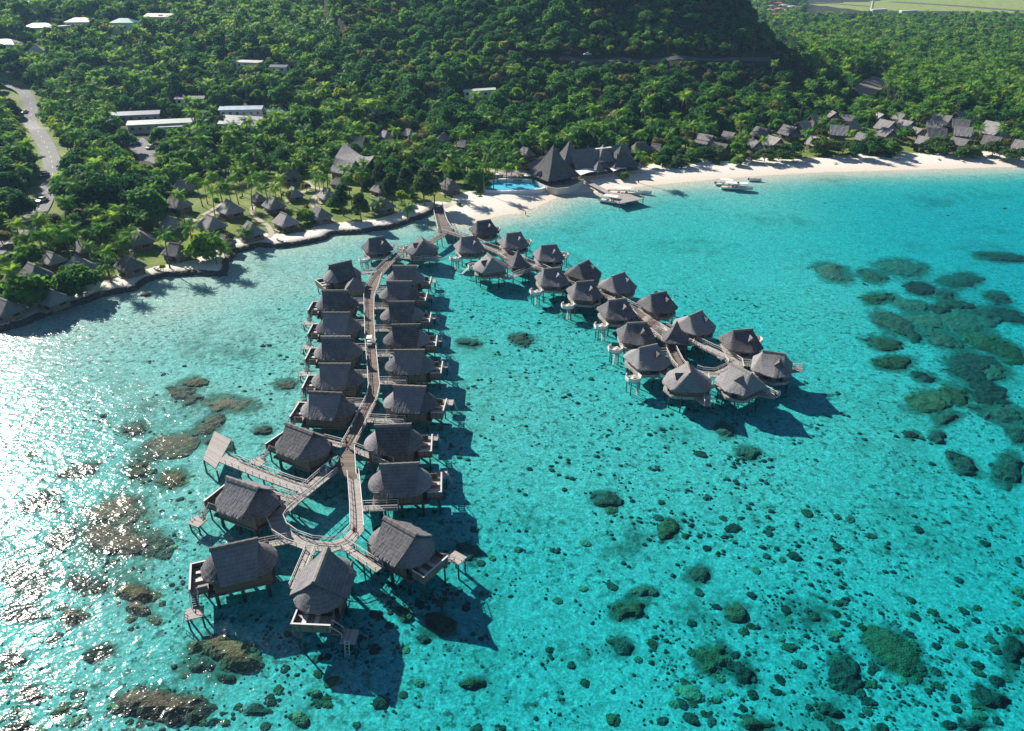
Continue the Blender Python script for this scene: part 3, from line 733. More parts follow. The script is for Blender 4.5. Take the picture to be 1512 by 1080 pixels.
# the straight walkway with its ring
bw=thing('boardwalk','straight timber boardwalk from the shore to the deck ring between the long bungalow rows','boardwalk',(0,0,0))
main=world([(657,344),(645,352),(633,359),(606,366),(591,372),(575,388),(557,407),(549,425),(545.5,440),(545.5,470),(547,505),(551,549),(553,574),(549,591),(540,609),(525.5,639),(514,660)])
m=MB(); L,Rr=ribbon(m,main,[2.3]*6+[2.6,3.6,2.6]+[2.2]*8); part('deck',m,M['deck'],bw)
rails(bw,'railing',[tuple(p) for p in L]); rails(bw,'railing',[tuple(p) for p in Rr]); piles(bw,main,7.5,2.2)
m=MB()   # the widened deck where it forks
fork=world([(514.5,657),(524,663),(527,707),(520,709),(498,697),(482,700),(500,680)],2.004)
m.quad([(*p,2.004) for p in fork[::-1]],[(p[0],p[1]) for p in fork[::-1]]); m.quad([(*p,1.8) for p in fork]); 
for a,b in zip(fork,fork[1:]+fork[:1]): m.quad([(*b,1.8),(*a,1.8),(*a,2.004),(*b,2.004)])
part('deck',m,M['deck'],bw); rails(bw,'railing',fork[1:3]); rails(bw,'railing',[fork[6],fork[5]])
ring=world([(522,700),(523.5,715),(526.5,750),(528,782),(514,799),(489,808),(457,805),(432,796),(414,784),(407,768),(414,758),(433,741),(460,719),(490,694)],2.)
m=MB(); L,Rr=ribbon(m,ring,[1.9,1.9,1.9,2.,2.1,2.1,2.1,2.1,2.3,2.3,2.2,2.,2.,2.4],1.996); part('deck',m,M['deck_pale'],bw)
rails(bw,'railing',[tuple(p) for p in L]); rails(bw,'railing',[tuple(p) for p in Rr]); piles(bw,ring,6.5,1.9)
# the bare pier spur with its square end
sp=thing('pier','bare timber pier spur with a square end platform reaching west from the deck ring','pier',(0,0,0))
spur=world([(452,722),(430,716),(380,697.5),(327,676)])
m=MB(); L,Rr=ribbon(m,spur,2.0,1.992); part('deck',m,M['deck_pale'],sp)
rails(sp,'railing',[tuple(p) for p in L][:3]+[tuple(Vector(L[2]).lerp(Vector(L[3]),.75))],'rail'); rails(sp,'railing',[tuple(p) for p in Rr][:3]+[tuple(Vector(Rr[2]).lerp(Vector(Rr[3]),.7))],'rail')
pf=world([(299,678),(316.7,637),(341.5,649.5),(318,692)],2.0)
m=MB(); m.quad([(*p,2.0) for p in pf],[(0,0),(0,7),(4,7),(4,0)]); m.quad([(*p,1.75) for p in pf[::-1]])
for a,b in zip(pf,pf[1:]+pf[:1]): m.quad([(*a,1.75),(*b,1.75),(*b,2.0),(*a,2.0)])
part('end_platform',m,M['deck_pale'],sp); piles(sp,spur,5.5,2.)
for p in pf: q=MB(); q.tube((p[0]*.995,p[1]*.998,-4),(p[0]*.995,p[1]*.998,1.75),.15,n=6); part('pile',q,M['pile'],sp)
# the diagonal walkway with its loop
dw=thing('boardwalk','diagonal timber boardwalk curving out from the shore past the hexagonal bungalows','boardwalk',(0,0,0))
shore_leg=world([(646,303),(649,318),(653,331),(658,342)],2.)
m=MB(); L,Rr=ribbon(m,shore_leg,[3.2,3.4,3.6,4.6],1.99); part('deck',m,M['deck'],dw)
rails(dw,'railing',[tuple(p) for p in L],'rail'); rails(dw,'railing',[tuple(p) for p in Rr],'rail'); piles(dw,shore_leg,7,3.2)
diag=world([(657,341),(687,351),(712.5,363),(740,374),(757,382),(773,388.5),(802,398.5),(829.5,411.5),(845,417.5),(880,431.7),(907,441.5),(938,458),(958,474)])
m=MB(); L,Rr=ribbon(m,diag,[2.8,2.4,2.3,3.2,5.,3.2,2.3,2.3,2.2,2.2,2.3,2.6,4.2]); part('deck',m,M['deck'],dw)
rails(dw,'railing',[tuple(p) for p in L]); rails(dw,'railing',[tuple(p) for p in Rr]); piles(dw,diag,8,2.2)
l1=world([(958,474),(970,489),(983,502),(1000,536),(1008,545)]); l2=world([(958,474),(976,484),(991,492),(1017,501),(1048,516),(1076,529),(1085,536),(1086,543),(1073,547.5),(1057.6,553.5),(1036,551.5),(1026,548)])
m=MB(); L,Rr=ribbon(m,l1,[4.,3.2,2.4,2.3,2.2],1.996); part('deck',m,M['deck'],dw)
rails(dw,'railing',[tuple(p) for p in L][1:]); rails(dw,'railing',[tuple(p) for p in Rr][1:]); piles(dw,l1,7,2.2)
m=MB(); L,Rr=ribbon(m,l2,[4.,3.2,2.8,2.2,2.2,2.4,3.,3.,2.2,2.,2.,2.],1.992); part('deck',m,M['deck_pale'],dw)
rails(dw,'railing',[tuple(p) for p in L][1:6]+[tuple(p) for p in L][6:]); rails(dw,'railing',[tuple(p) for p in Rr][1:]); piles(dw,l2,6.5,2.2)
# access bridges
def bridge(p,q,lab,cat='footbridge',group='footbridges to the bungalows',w=1.35,z=1.985):
    c=((p[0]+q[0])/2,(p[1]+q[1])/2); t=thing('footbridge',lab,cat,(*c,0),0,group)
    l=[(p[0]-c[0],p[1]-c[1]),(q[0]-c[0],q[1]-c[1])]
    m=MB(); L,Rr=ribbon(m,l,w,z,.16); part('deck',m,M['deck_pale'],t)
    rails(t,'railing',[tuple(x) for x in L],z=z,step=1.8); rails(t,'railing',[tuple(x) for x in Rr],z=z,step=1.8)
    ln=math.dist(p,q)
    if ln>3.5:
        for s in (-.5,.5):
            d=Vector((l[1][0]-l[0][0],l[1][1]-l[0][1])).normalized(); n=Vector((-d.y,d.x))*(s*w*.8); mid=Vector(l[0]).lerp(Vector(l[1]),.62)+n
            g=MB(); g.tube((mid.x,mid.y,-4),(mid.x,mid.y,1.83),.12,n=6); part('pile',g,M['pile'],t)
walkline=[Vector(p) for p in main]+[Vector(p) for p in ring]
def nearest_on(poly,p):
    best=None; p=Vector(p)
    for a,b in zip(poly[:-1],poly[1:]):
        a=Vector(a); b=Vector(b); ab=b-a; t=max(0,min(1,(p-a).dot(ab)/max(ab.length_squared,1e-9))); q=a+ab*t
        if best is None or (q-p).length<(best-p).length: best=q
    return best
for (cx,cy,g),(a,b,turn,lab) in zip(longs,LONG):
    ca,sa=math.cos(g),math.sin(g); loc=lambda x,y:(cx+x*ca-y*sa,cy+x*sa+y*ca)
    door=Vector(loc(-1.1,-4.35)); far=Vector(loc(-1.9,-4.35))
    cand=[nearest_on(main,loc(-8,-4.4)),nearest_on(ring,loc(-8,-4.4))]; qn=min(cand,key=lambda v:(v-door).length)
    d=(door-qn).normalized(); st=qn+d*1.0
    short=lab.replace('long thatched bungalow','').strip(' ,')
    bridge(tuple(st),tuple(Vector(loc(-.35,-4.35))),'short railed footbridge to the bungalow '+' '.join(short.split()[:10]),w=1.35)
    e=MB(); bx=loc(-1.1,-3.32); 
    
for (cx,cy,g),(a,b,ang,fl,lab) in zip(hexes,HEX):
    ca,sa=math.cos(g),math.sin(g); p=Vector((cx+6.0*ca-3.3*sa,cy+6.0*sa+3.3*ca))
    allw=[nearest_on(w_,p) for w_ in (main,diag,l1,l2)]; qn=min(allw,key=lambda v:(v-p).length)
    if (qn-p).length<1.2: continue
    d=(qn-p).normalized(); short=lab.replace('hexagonal thatched bungalow','').strip(' ,')
    bridge(tuple(p-d*.3),tuple(qn-d*.9),'short railed footbridge to the hexagonal bungalow '+' '.join(short.split()[:9]),w=1.2)
# ------------------------------------------------------------------ coral on the lagoon floor
def m_coral(name,c0,c1,c2):
    m,nt=mat_new(name); N=NT(nt)
    ge=N.n('ShaderNodeNewGeometry').outputs['Position']; oi=N.n('ShaderNodeObjectInfo').outputs['Random']
    a=N.noise(ge,1.1,5,.65); b=N.noise(ge,3.5,4,.6)
    f=N.math('ADD',N.math('MULTIPLY',a,.5),N.math('ADD',N.math('MULTIPLY',b,.3),N.math('MULTIPLY',oi,.2)))
    N.out(N.bsdf(N.ramp(f,[(.3,c0),(.5,c1),(.72,c2)]),.95,N.bump(N.math('ADD',a,b),.35),spec=.1)); return m
M['coral_brown']=m_coral('brown_coral',(.11,.07,.05),(.27,.165,.11),(.46,.31,.21))
M['coral_olive']=m_coral('olive_coral',(.075,.056,.032),(.20,.135,.07),(.38,.26,.14))
M['coral_dark']=m_coral('dark_coral',(.05,.045,.036),(.125,.105,.08),(.26,.22,.15))
M['coral_tan']=m_coral('tan_coral',(.17,.14,.08),(.38,.32,.18),(.60,.51,.32))
def reef_patch(cx,cy,rx,ry,rot,kind,seed,where=''):
    """an irregular low bed of living coral on the lagoon floor, as large as the photo shows it"""
    c_,s_=math.cos(R(rot)),math.sin(R(rot)); ex=1.3*math.hypot(rx*c_,ry*s_); ey=1.3*math.hypot(rx*s_,ry*c_)
    co=[at(cx+i*ex,cy+j*ey,-1.4) for i in (-1,1) for j in (-1,1)]
    x0,x1=min(p[0] for p in co),max(p[0] for p in co); y0,y1=min(p[1] for p in co),max(p[1] for p in co)
    h=max(.32,min(.8,(x1-x0)/26)); nx,ny=int((x1-x0)/h)+2,int((y1-y0)/h)+2
    G=np.array([(x0+i*h,y0+j*h) for j in range(ny) for i in range(nx)])
    pp=np.array([proj(x,y,-1.4)[:2] for x,y in G]); dx,dy=pp[:,0]-cx,pp[:,1]-cy
    d=np.hypot((dx*c_+dy*s_)/rx,(-dx*s_+dy*c_)/ry); w=max(1.,(x1-x0)/9)
    calm=.35 if (rx*ry>1000 and rot==33) else 1.
    f=d+calm*(.75*(vnoise(G,w*1.6,seed%60)-.5)+.55*(vnoise(G,w*.7,seed%60+1)-.5))+.25*(vnoise(G,.9,seed%60+2)-.5)
    rel=.55*vnoise(G,1.5,seed%60+3)+.45*vnoise(G,.62,seed%60+4)
    g=np.array([gz(x,y) for x,y in G]); up=sm(1.05,.25,f)
    shallow=(cx<480 and kind in ('coral_brown','coral_olive'))
    lift=np.clip((-.5-g) if shallow else .32,.2,1.2)
    z=g-.05+lift*up+(.40*rel)*np.minimum(1,up*3)
    keepv=f<1.04; idx=-np.ones(len(G),int); V=[];Fq=[]
    def vid(k):
        if idx[k]<0: idx[k]=len(V); V.append((G[k,0],G[k,1],z[k]))
        return int(idx[k])
    for j in range(ny-1):
        for i in range(nx-1):
            q=(j*nx+i,j*nx+i+1,(j+1)*nx+i+1,(j+1)*nx+i)
            if all(keepv[k] for k in q): Fq.append(tuple(vid(k) for k in q))
            elif sum(keepv[k] for k in q)==3: Fq.append(tuple(vid(k) for k in q if keepv[k]))
    if not Fq: return None
    me=D.meshes.new('coral_patch'); me.from_pydata(V,[],Fq); me.materials.append(M[kind]); me.update()
    return tag(link(D.objects.new('coral_patch',me)),where,'coral patch','coral patches on the lagoon floor')
REEF=[
 (1362,425,26,9,10,'coral_dark'),(1395,500,30,12,20,'coral_brown'),(1345,490,22,9,30,'coral_dark'),(1440,530,34,14,15,'coral_dark'),(1410,580,26,12,20,'coral_olive'),(1470,545,26,12,10,'coral_brown'),(1385,455,20,8,0,'coral_dark'),(1460,460,26,10,15,'coral_brown'),
 (1230,402,30,12,18,'coral_brown'),(1289,407,25,8,8,'coral_brown'),(1332,394,40,12,5,'coral_brown'),(1418,411,32,10,-4,'coral_dark'),(1480,375,40,6,5,'coral_brown'),(1397,431,17,6,5,'coral_dark'),(1475,434,20,7,12,'coral_dark'),(1490,458,30,11,22,'coral_dark'),
 (1297,440,26,8,-4,'coral_olive'),(1348,450,31,7,4,'coral_brown'),(1318,476,36,13,24,'coral_brown'),(1372,470,34,13,5,'coral_brown'),(1428,473,42,17,12,'coral_brown'),(1450,497,40,13,8,'coral_olive'),(1409,446,27,7,3,'coral_brown'),(1484,515,36,16,18,'coral_olive'),
 (1320,535,34,10,-3,'coral_olive'),(1303,505,28,9,8,'coral_olive'),(1376,590,42,15,-6,'coral_olive'),(1452,570,38,20,28,'coral_dark'),(1478,606,46,15,14,'coral_dark'),(1420,545,30,12,25,'coral_dark'),(1385,642,14,9,25,'coral_dark'),(1425,682,26,11,30,'coral_dark'),(1348,640,13,5,5,'coral_dark'),(1492,690,24,22,20,'coral_dark'),(1400,615,22,9,-10,'coral_dark'),(1365,555,18,8,10,'coral_dark'),(1505,640,20,10,20,'coral_dark'),
 (770,502,20,8,8,'coral_brown'),(693,508,17,5,5,'coral_dark'),(1325,953,55,26,33,'coral_olive'),(1058,965,32,22,12,'coral_olive'),(1034,843,22,11,10,'coral_brown'),(895,735,24,11,5,'coral_dark'),(990,778,15,12,-20,'coral_olive'),(1105,668,20,9,12,'coral_dark'),(1070,636,17,9,20,'coral_dark'),(928,893,24,14,-15,'coral_olive'),(955,866,20,8,0,'coral_brown'),(1090,897,20,12,10,'coral_olive'),(1100,985,24,16,40,'coral_dark'),(1230,1040,22,10,20,'coral_dark'),(1120,1060,26,10,10,'coral_olive'),(1250,985,20,34,-25,'coral_dark'),
 (1470,1020,30,14,20,'coral_dark'),(1500,950,16,22,10,'coral_dark'),(1440,1060,26,10,0,'coral_dark'),(650,915,24,14,20,'coral_olive'),(690,812,22,12,10,'coral_dark'),(625,935,12,8,0,'coral_dark'),
 (250,664,52,16,-14,'coral_brown'),(342,601,42,12,2,'coral_brown'),(308,634,28,12,-32,'coral_brown'),(272,588,24,13,15,'coral_dark'),(290,570,18,6,0,'coral_olive'),(422,573,16,7,-8,'coral_brown'),(325,660,22,10,20,'coral_dark'),(258,710,28,14,-8,'coral_olive'),(208,700,24,13,10,'coral_olive'),
 (180,760,44,22,-10,'coral_brown'),(172,798,54,26,5,'coral_brown'),(228,808,26,18,15,'coral_dark'),(130,866,36,13,8,'coral_dark'),(205,880,28,14,5,'coral_olive'),(205,901,15,9,0,'coral_brown'),(226,915,13,8,10,'coral_tan'),(335,966,52,24,10,'coral_olive'),(294,982,18,10,-10,'coral_dark'),(330,1000,16,8,10,'coral_dark'),
 (170,1045,11,8,0,'coral_tan'),(240,1042,68,24,4,'coral_brown'),(466,1020,10,8,0,'coral_tan'),(443,1060,13,11,10,'coral_tan'),(47,1030,22,13,-25,'coral_brown'),(40,855,34,22,15,'coral_dark'),(90,800,24,14,-20,'coral_dark'),(35,905,30,14,0,'coral_dark'),(110,915,20,10,-15,'coral_brown'),(150,965,24,10,-20,'coral_dark'),(20,975,22,10,0,'coral_dark'),(60,745,30,12,-20,'coral_dark'),(120,700,30,10,-15,'coral_dark'),(200,640,22,9,-10,'coral_dark'),(700,1000,18,9,0,'coral_olive'),(380,1045,20,10,0,'coral_dark'),(30,1075,26,10,0,'coral_dark'),
 (390,640,14,7,0,'coral_dark'),(600,905,14,8,10,'coral_olive'),(920,945,20,12,20,'coral_dark')]
HALO=np.zeros(len(_P))
_q=np.where((_Z<-.3)&(_P[:,1]<320))[0]
_pp=np.array([proj(x,y,-1.5)[:2] for x,y in _P[_q]])
for x,y,rx,ry,rot,k in REEF:
    c_,s_=math.cos(R(rot)),math.sin(R(rot)); dx,dy=_pp[:,0]-x,_pp[:,1]-y
    d=np.hypot((dx*c_+dy*s_)/(rx*1.25+3),(-dx*s_+dy*c_)/(ry*1.35+3))
    HALO[_q]=np.maximum(HALO[_q],1-sm(.3,1.5,d))
for x,y,rx,ry,a in ((1180,900,110,60,.75),(1330,800,120,40,.5),(860,960,120,50,.5),(760,560,90,50,.35),(1000,640,110,40,.5),(160,820,160,110,.75),(300,980,120,60,.7),(330,520,150,60,.55),(1440,560,110,90,.5),(1500,960,60,90,.6),(640,1000,80,40,.5),(220,620,130,60,.6),(1395,470,120,62,.85),(1440,575,95,60,.85),(1290,405,80,24,.6),(930,800,110,60,.6),(1040,900,120,60,.55),(780,760,90,50,.45),(240,468,60,14,.5),(320,480,60,20,.5),(300,440,40,10,.4),(400,470,40,16,.4),(250,520,70,16,.45),(1240,720,60,20,.5),(1120,760,60,30,.5)):
    d=np.hypot((_pp[:,0]-x)/rx,(_pp[:,1]-y)/ry); HALO[_q]=np.maximum(HALO[_q],a*(1-sm(.1,1.1,d)))
gme.color_attributes['cover'].data.foreach_set('color',np.column_stack([cols[:,0],cols[:,1],cols[:,2],HALO]).astype(np.float32).ravel())
KN={'coral_brown':'brown','coral_olive':'olive green','coral_dark':'dark','coral_tan':'tan'}
ANCH=[(x,y,s) for x,y,s in ((370,830,'southwest ring bungalow'),(475,900,'southern tip bungalow'),(310,675,'square pier end'),(600,810,'southeast ring bungalow'),(1014,590,'walkway loop corner'),(1150,560,'outermost hexagonal bungalow'),(80,470,'curving sea wall'),(650,480,'east row of long bungalows'),(450,540,'west row of long bungalows'))]
def where_px(x,y):
    a=min(ANCH,key=lambda q:math.hypot(q[0]-x,(q[1]-y)*1.6)); dx,dy=x-a[0],y-a[1]
    s=('right of' if dx>0 else 'left of') if abs(dx)>1.2*abs(dy) else ('below' if dy>0 else 'above')
    return s,a[2],math.hypot(dx,dy)
ORD=['nearest','second','third','fourth','fifth','sixth','seventh','eighth','ninth','tenth','eleventh','twelfth','thirteenth','fourteenth','fifteenth','sixteenth','seventeenth','eighteenth','nineteenth','twentieth','twenty-first','twenty-second','twenty-third','twenty-fourth']
_cnt={}
_order=sorted(range(len(REEF)),key=lambda i:where_px(*REEF[i][:2])[2]); _lab={}
for i in _order:
    x,y,rx,ry,rot,k=REEF[i]; s,a,_=where_px(x,y); key=(s,a,k); n=_cnt[key]=_cnt.get(key,0)+1
    size='large ' if rx*ry>700 else ('small ' if rx*ry<180 else '')
    _lab[i]=f"{size}{KN[k]} coral patch, {ORD[n-1]} {s} the {a}"
for i,(x,y,rx,ry,rot,k) in enumerate(REEF):
    reef_patch(x,y,rx,ry,rot,k,100+i*7,_lab[i])
# single coral boulders, and the scatter of rubble among them
def head_mesh(seed):
    rs=np.random.RandomState(seed); bm=bmesh.new(); bmesh.ops.create_icosphere(bm,subdivisions=3,radius=1)
    P=np.array([v.co[:] for v in bm.verts]); n=vnoise(P[:,:2]*1.+P[:,2:]*.7+seed,.42,seed%40)+.5*vnoise(P[:,:2]+P[:,2:],.2,seed%40+3)
    for v,q in zip(bm.verts,n):
        v.co*=(.62+.5*q); v.co.z*=.62
    me=D.meshes.new('coral_boulder'); bm.to_mesh(me); bm.free(); return me
HM=[]
for k,c in enumerate(('coral_dark','coral_dark','coral_olive','coral_brown','coral_dark','coral_olive','coral_tan')):
    me=head_mesh(20+k); me.materials.append(M[c]); HM.append((me,KN[c]))
rs=random.Random(77)
def dens(x,y):
    d=.0
    if x>560 and y>640: d=.42+.45*sm(640,900,y)
    if 690<x<1150 and 430<y<800: d=max(d,.85)
    if x>1080 and y>560: d=max(d,.35)
    if x<300 and y>560: d=max(d,.55)
    if x<560 and y>900: d=max(d,.6)
    if 120<x<460 and 450<y<620: d=max(d,.35)
    if 1100<x and y<560: d=max(d,.05)
    return d
pts=[]
while len(pts)<2700:
    x,y=rs.uniform(-40,1550),rs.uniform(300,1100)
    if rs.random()>dens(x,y): continue
    X,Y=at(x,y,-1.5)
    cl=vnoise(np.array([[X,Y]]),13,9)[0]
    if cl<.45 and rs.random()<.75: continue
    if gz(X,Y)>-.6: continue
    s=.18+.50*rs.random()**3
    if rs.random()<.05: s*=1.6
    pts.append((X,Y,s,x,y))
pts.sort(key=lambda q:-(q[2]*FPX/proj(q[0],q[1],-1.5)[2]))
HG='coral boulders scattered over the sandy lagoon floor'
grp={}
for i,(X,Y,s,x,y) in enumerate(pts[:260]):
    me,kn=HM[rs.randrange(7) if s>.5 else rs.choice((0,1,2,4,5))]
    o=link(D.objects.new('coral_boulder',me)); o.location=(X,Y,gz(X,Y)+.02); o.rotation_euler=(0,0,rs.uniform(0,6.3)); o.scale=(s*rs.uniform(.8,1.5),s,s*rs.uniform(.35,.6))
    sd_,an,_=where_px(x,y); tag(o,f"small {kn} coral boulder on pale sand {sd_} the {an}",'coral boulder',f"{kn} coral boulders {sd_} the {an}")
    o['label']=o['label'].replace('small ','rounded ') if s>.8 else o['label']
rub=MB()
def blob(mb,X,Y,z,s):
    na=7; P=[]
    for i,(q,hh) in enumerate(((1.,-.1),(.85,.32),(.4,.5),(.02,.55))):
        P.append([(X+math.cos(2*PI*k/na)*s*q*(.75+.5*rs.random()),Y+math.sin(2*PI*k/na)*s*q*(.7+.5*rs.random()),z+s*hh) for k in range(na)])
        P[-1].append(P[-1][0])
    mb.grid(P,flip=True)
for X,Y,s,x,y in pts[260:]:
    for _ in range(rs.choice((1,1,2,3))): blob(rub,X+rs.uniform(-1.,1.),Y+rs.uniform(-1.,1.),gz(X,Y),s*rs.uniform(.5,1.))
o=part('coral_rubble',rub,M['coral_dark']); o['kind']='stuff'; o['label']='small dark coral rubble strewn over the sandy lagoon floor'
# ------------------------------------------------------------------ shore works, paths and roads
LM=[]           # landmarks that labels can point to: x, y, phrase
KEEP=[]         # what the photo shows open to view: px box and depth, wild trees keep out of the way
def keep(x0,y0,x1,y1,depth): KEEP.append((x0,y0,x1,y1,depth))
CLEAR=[]        # circles on the ground that no wild tree may enter
def clear(x,y,r): CLEAR.append((x,y,r))
def slab(mb,pts,z0,z1,m=0,uvs=1.):
    n=len(pts); a=sum(pts[i][0]*pts[(i+1)%n][1]-pts[(i+1)%n][0]*pts[i][1] for i in range(n))
    if a<0: pts=pts[::-1]
    mb.quad([(*p,z1) for p in pts],[(p[0]*uvs,p[1]*uvs) for p in pts],m); mb.quad([(*p,z0) for p in pts[::-1]],None,m)
    u=0
    for i in range(n):
        p,q=pts[i],pts[(i+1)%n]; l=math.dist(p,q)
        mb.quad([(*p,z0),(*q,z0),(*q,z1),(*p,z1)],[(u,0),(u+l,0),(u+l,z1-z0),(u,z1-z0)],m); u+=l
# the dark stone sea wall round the garden shore: lumpy, following the shoreline
wl=[Vector(p) for p in SHORE[2:N_WALL]]; pts=[]
for a,b in zip(wl[:-1],wl[1:]):
    n=max(1,int((b-a).length/.55))
    for k in range(n): pts.append(a.lerp(b,k/n))
pts.append(wl[-1]); pts=[(pts[max(0,i-2)]+pts[max(0,i-1)]+pts[i]*2+pts[min(len(pts)-1,i+1)]+pts[min(len(pts)-1,i+2)])/6 for i in range(len(pts))]
rs=random.Random(4); rows=[[] for _ in range(7)]
for i,p in enumerate(pts):
    d=(pts[min(i+1,len(pts)-1)]-pts[max(i-1,0)]).normalized(); n=Vector((d.y,-d.x))      # seaward
    for k,(o,z) in enumerate(((.95,-1.6),(.75,-.3),(.6,.25),(.42,.75),(.05,1.05),(-.5,1.1),(-1.0,.8))):
        q=p+n*(o-.1+rs.uniform(-.13,.13)); rows[k].append((q.x,q.y,z+rs.uniform(-.10,.10)))
m=MB(); m.grid(rows); sw=part('sea_wall',m,M['stone']); tag(sw,'dark stone sea wall curving along the edge of the garden shore','sea wall')
# stones lying at the foot of the wall
m=None; bm=bmesh.new(); bmesh.ops.create_icosphere(bm,subdivisions=2,radius=1)
for v in bm.verts: v.co*=rs.uniform(.75,1.15); v.co.z*=.65
me=D.meshes.new('boulder'); bm.to_mesh(me); bm.free(); me.materials.append(M['rock']); BOULDER=me
for i,(x,y,s,l) in enumerate(((214,433,1.1,'flat grey boulder in the shallows below the sea wall bend'),(1254,231,1.3,'dark boulder alone on the open beach sand among low trees'),(330,404,.9,'dark boulder at the outer corner of the sea wall'),(1098,237,1.,'dark boulder beside the round beach shrub'))):
    X,Y=at(x,y,.3); o=link(D.objects.new('boulder',BOULDER)); o.location=(X,Y,max(gz(X,Y),-.5)+.15); o.scale=(s*1.3,s,s*.8); o.rotation_euler=(0,0,i*1.3); tag(o,l,'boulder')
# paths and roads: sheets a little above the ground
def drape(name,px,w,mat,up=.05,zs=None,sub=3.,world_pts=None):
    P=[Vector(ground_at(x,y)[:2]) if world_pts is None else None for x,y in px] if world_pts is None else [Vector(p) for p in world_pts]
    Q=[]
    for i in range(len(P)-1):                       # Catmull-Rom
        p0,p1,p2,p3=P[max(i-1,0)],P[i],P[i+1],P[min(i+2,len(P)-1)]
        n=max(2,int((p2-p1).length/sub))
        for k in range(n):
            t=k/n; Q.append(.5*((2*p1)+(p2-p0)*t+(2*p0-5*p1+4*p2-p3)*t*t+(3*p1-p0-3*p2+p3)*t**3))
    Q.append(P[-1]); cols_=5; rows=[[] for _ in range(cols_)]
    for i,p in enumerate(Q):
        d=(Q[min(i+1,len(Q)-1)]-Q[max(i-1,0)]).normalized(); n=Vector((-d.y,d.x))
        pr=[p+n*(w*(k/(cols_-1)-.5)) for k in range(cols_)]; zc=[gz(q.x,q.y) for q in pr]
        zm=max(zc) if name=='road' else None
        for k,q in enumerate(pr): rows[k].append((q.x,q.y,(zm if zm is not None else zc[k])+up))
    mb=MB(); mb.grid(rows,flip=True); o=struct(name,mb,mat); return Q,rows
rq,rrows=drape('road',None,6.4,M['asphalt'],.09,world_pts=ROAD)
for k,side in ((1,-1),(3,1)):
    pass
mb=MB(); mid=rrows[2]
for i in range(0,len(mid)-2,3):
    a,b=Vector(mid[i]),Vector(mid[i+1]); d=(b-a).normalized(); n=Vector((-d.y,d.x,0))*.09
    mb.quad([tuple(p+Vector((0,0,.012))) for p in (a-n,b-n,b+n,a+n)])
o=struct('road_marking',mb,M['linepaint'])
for x,y,z in ROAD_PX:
    if -30<x: keep(x-15,y-12,x+14,y+12,proj(*at(x,y,z),z)[2]-4)
for p in rq: clear(p.x,p.y,5.2)
HR=[(826,81.3,27),(845,82.2,26.7),(870,83,26.5),(920,84,26.2),(1000,84.5,26.),(1080,84,25.6),(1140,82.5,25)]
HRW=[at(*p) for p in HR]; hq,_=drape('hill_road',None,3.4,M['runway'],.25,world_pts=HRW)
for p in hq: clear(p.x,p.y,4.5)
keep(1020,66,1150,82.5,400); keep(838,70,905,80,400)
for name,px,w in (('path',[(268,316),(290,327),(312,318),(345,302)],2.2),('path',[(379,301),(372,310),(381,324),(395,334),(401,345),(396,351)],1.7),('path',[(452,268),(460,276),(474,281),(466,290),(462,300),(472,312),(492,330)],2.2),
    ('path',[(445,285),(455,280)],2.),('path',[(640,246),(668,247),(700,249),(720,247)],2.2),('path',[(1155,213),(1172,214),(1185,220)],1.8),('path',[(1255,208),(1270,212)],2.),('path',[(330,300),(300,318)],1.6)):
    q,_=drape(name,px,w,M['pathmat'],.06,sub=1.5)
    for p in q: clear(p.x,p.y,2.2)
q,_=drape('plaza',[(1262,140),(1278,134),(1293,124),(1303,117)],13,M['paving'],.3,sub=4)
for p in q: clear(p.x,p.y,8)
keep(1262,122,1303,142,430)
q,_=drape('car_park',[(196,205),(212,222),(226,238)],9,M['asphalt'],.08,sub=3)
for p in q: clear(p.x,p.y,5)
keep(192,203,206,226,310); keep(216,226,238,248,280)
rw,_=drape('runway',[(1318,3.2),(1400,8.2),(1512,16.8),(1640,26)],24,M['runway'],.3,sub=30)
rw2,_=drape('runway',[(1180,2.2),(1230,6),(1285,10)],14,M['runway'],.35,sub=30)
keep(1190,-10,1600,20,2000)
# ------------------------------------------------------------------ thatched huts on the shore
def rrect(hx,hy,rad,n=6):
    p=[]
    for cx,cy,a0 in ((hx-rad,hy-rad,0),(-hx+rad,hy-rad,90),(-hx+rad,-hy+rad,180),(hx-rad,-hy+rad,270)):
        for k in range(n+1): a=R(a0+90*k/n); p.append((cx+rad*math.cos(a),cy+rad*math.sin(a)))
    q=[]
    for i in range(len(p)):
        a,b=p[i],p[(i+1)%len(p)]; l=math.dist(a,b); k=max(1,int(l/.7))
        for j in range(k): q.append((a[0]+(b[0]-a[0])*j/k,a[1]+(b[1]-a[1])*j/k))
    return q
def make_garden_hut(label):
    rs=random.Random(9); t=thing('thatched_hut',label,'hut',group='thatched garden huts on the shore')
    part('thatched_roof',ring_roof(rrect(4.1,3.5,1.5),lambda x,y:(max(-1.9,min(1.9,x*.9)),0),5.3,2.25,rs,ny=8,sag=.10),M['thatch_land'],t)
    c=MB(); c.shell([[(-2.0+4*k/8,y,5.33+z) for k in range(9)] for y,z in ((-.34,-.24),(-.12,.04),(.12,.04),(.34,-.24))],.08,flip=True); part('ridge_cap',c,M['ridge'],t)
    w=MB(); w.box((0,0,1.2),(6.4,5.0,2.9)); part('wall',w,M['plank_wall'],t)
    d=MB(); d.box((.6,-2.53,1.1),(1.6,.06,2.0)); part('door',d,M['dark'],t)
    for x,y,a in ((-1.9,-2.53,(1.2,.06,1.)),(3.23,.4,(.06,1.8,1.1))):
        g=MB(); g.box((x,y,1.5),a); part('window',g,M['glass'],t)
    p=MB(); p.box((.4,-3.3,.18),(3.4,1.6,.25)); part('porch',p,M['deck_pale'],t)
    freeze(t); return t
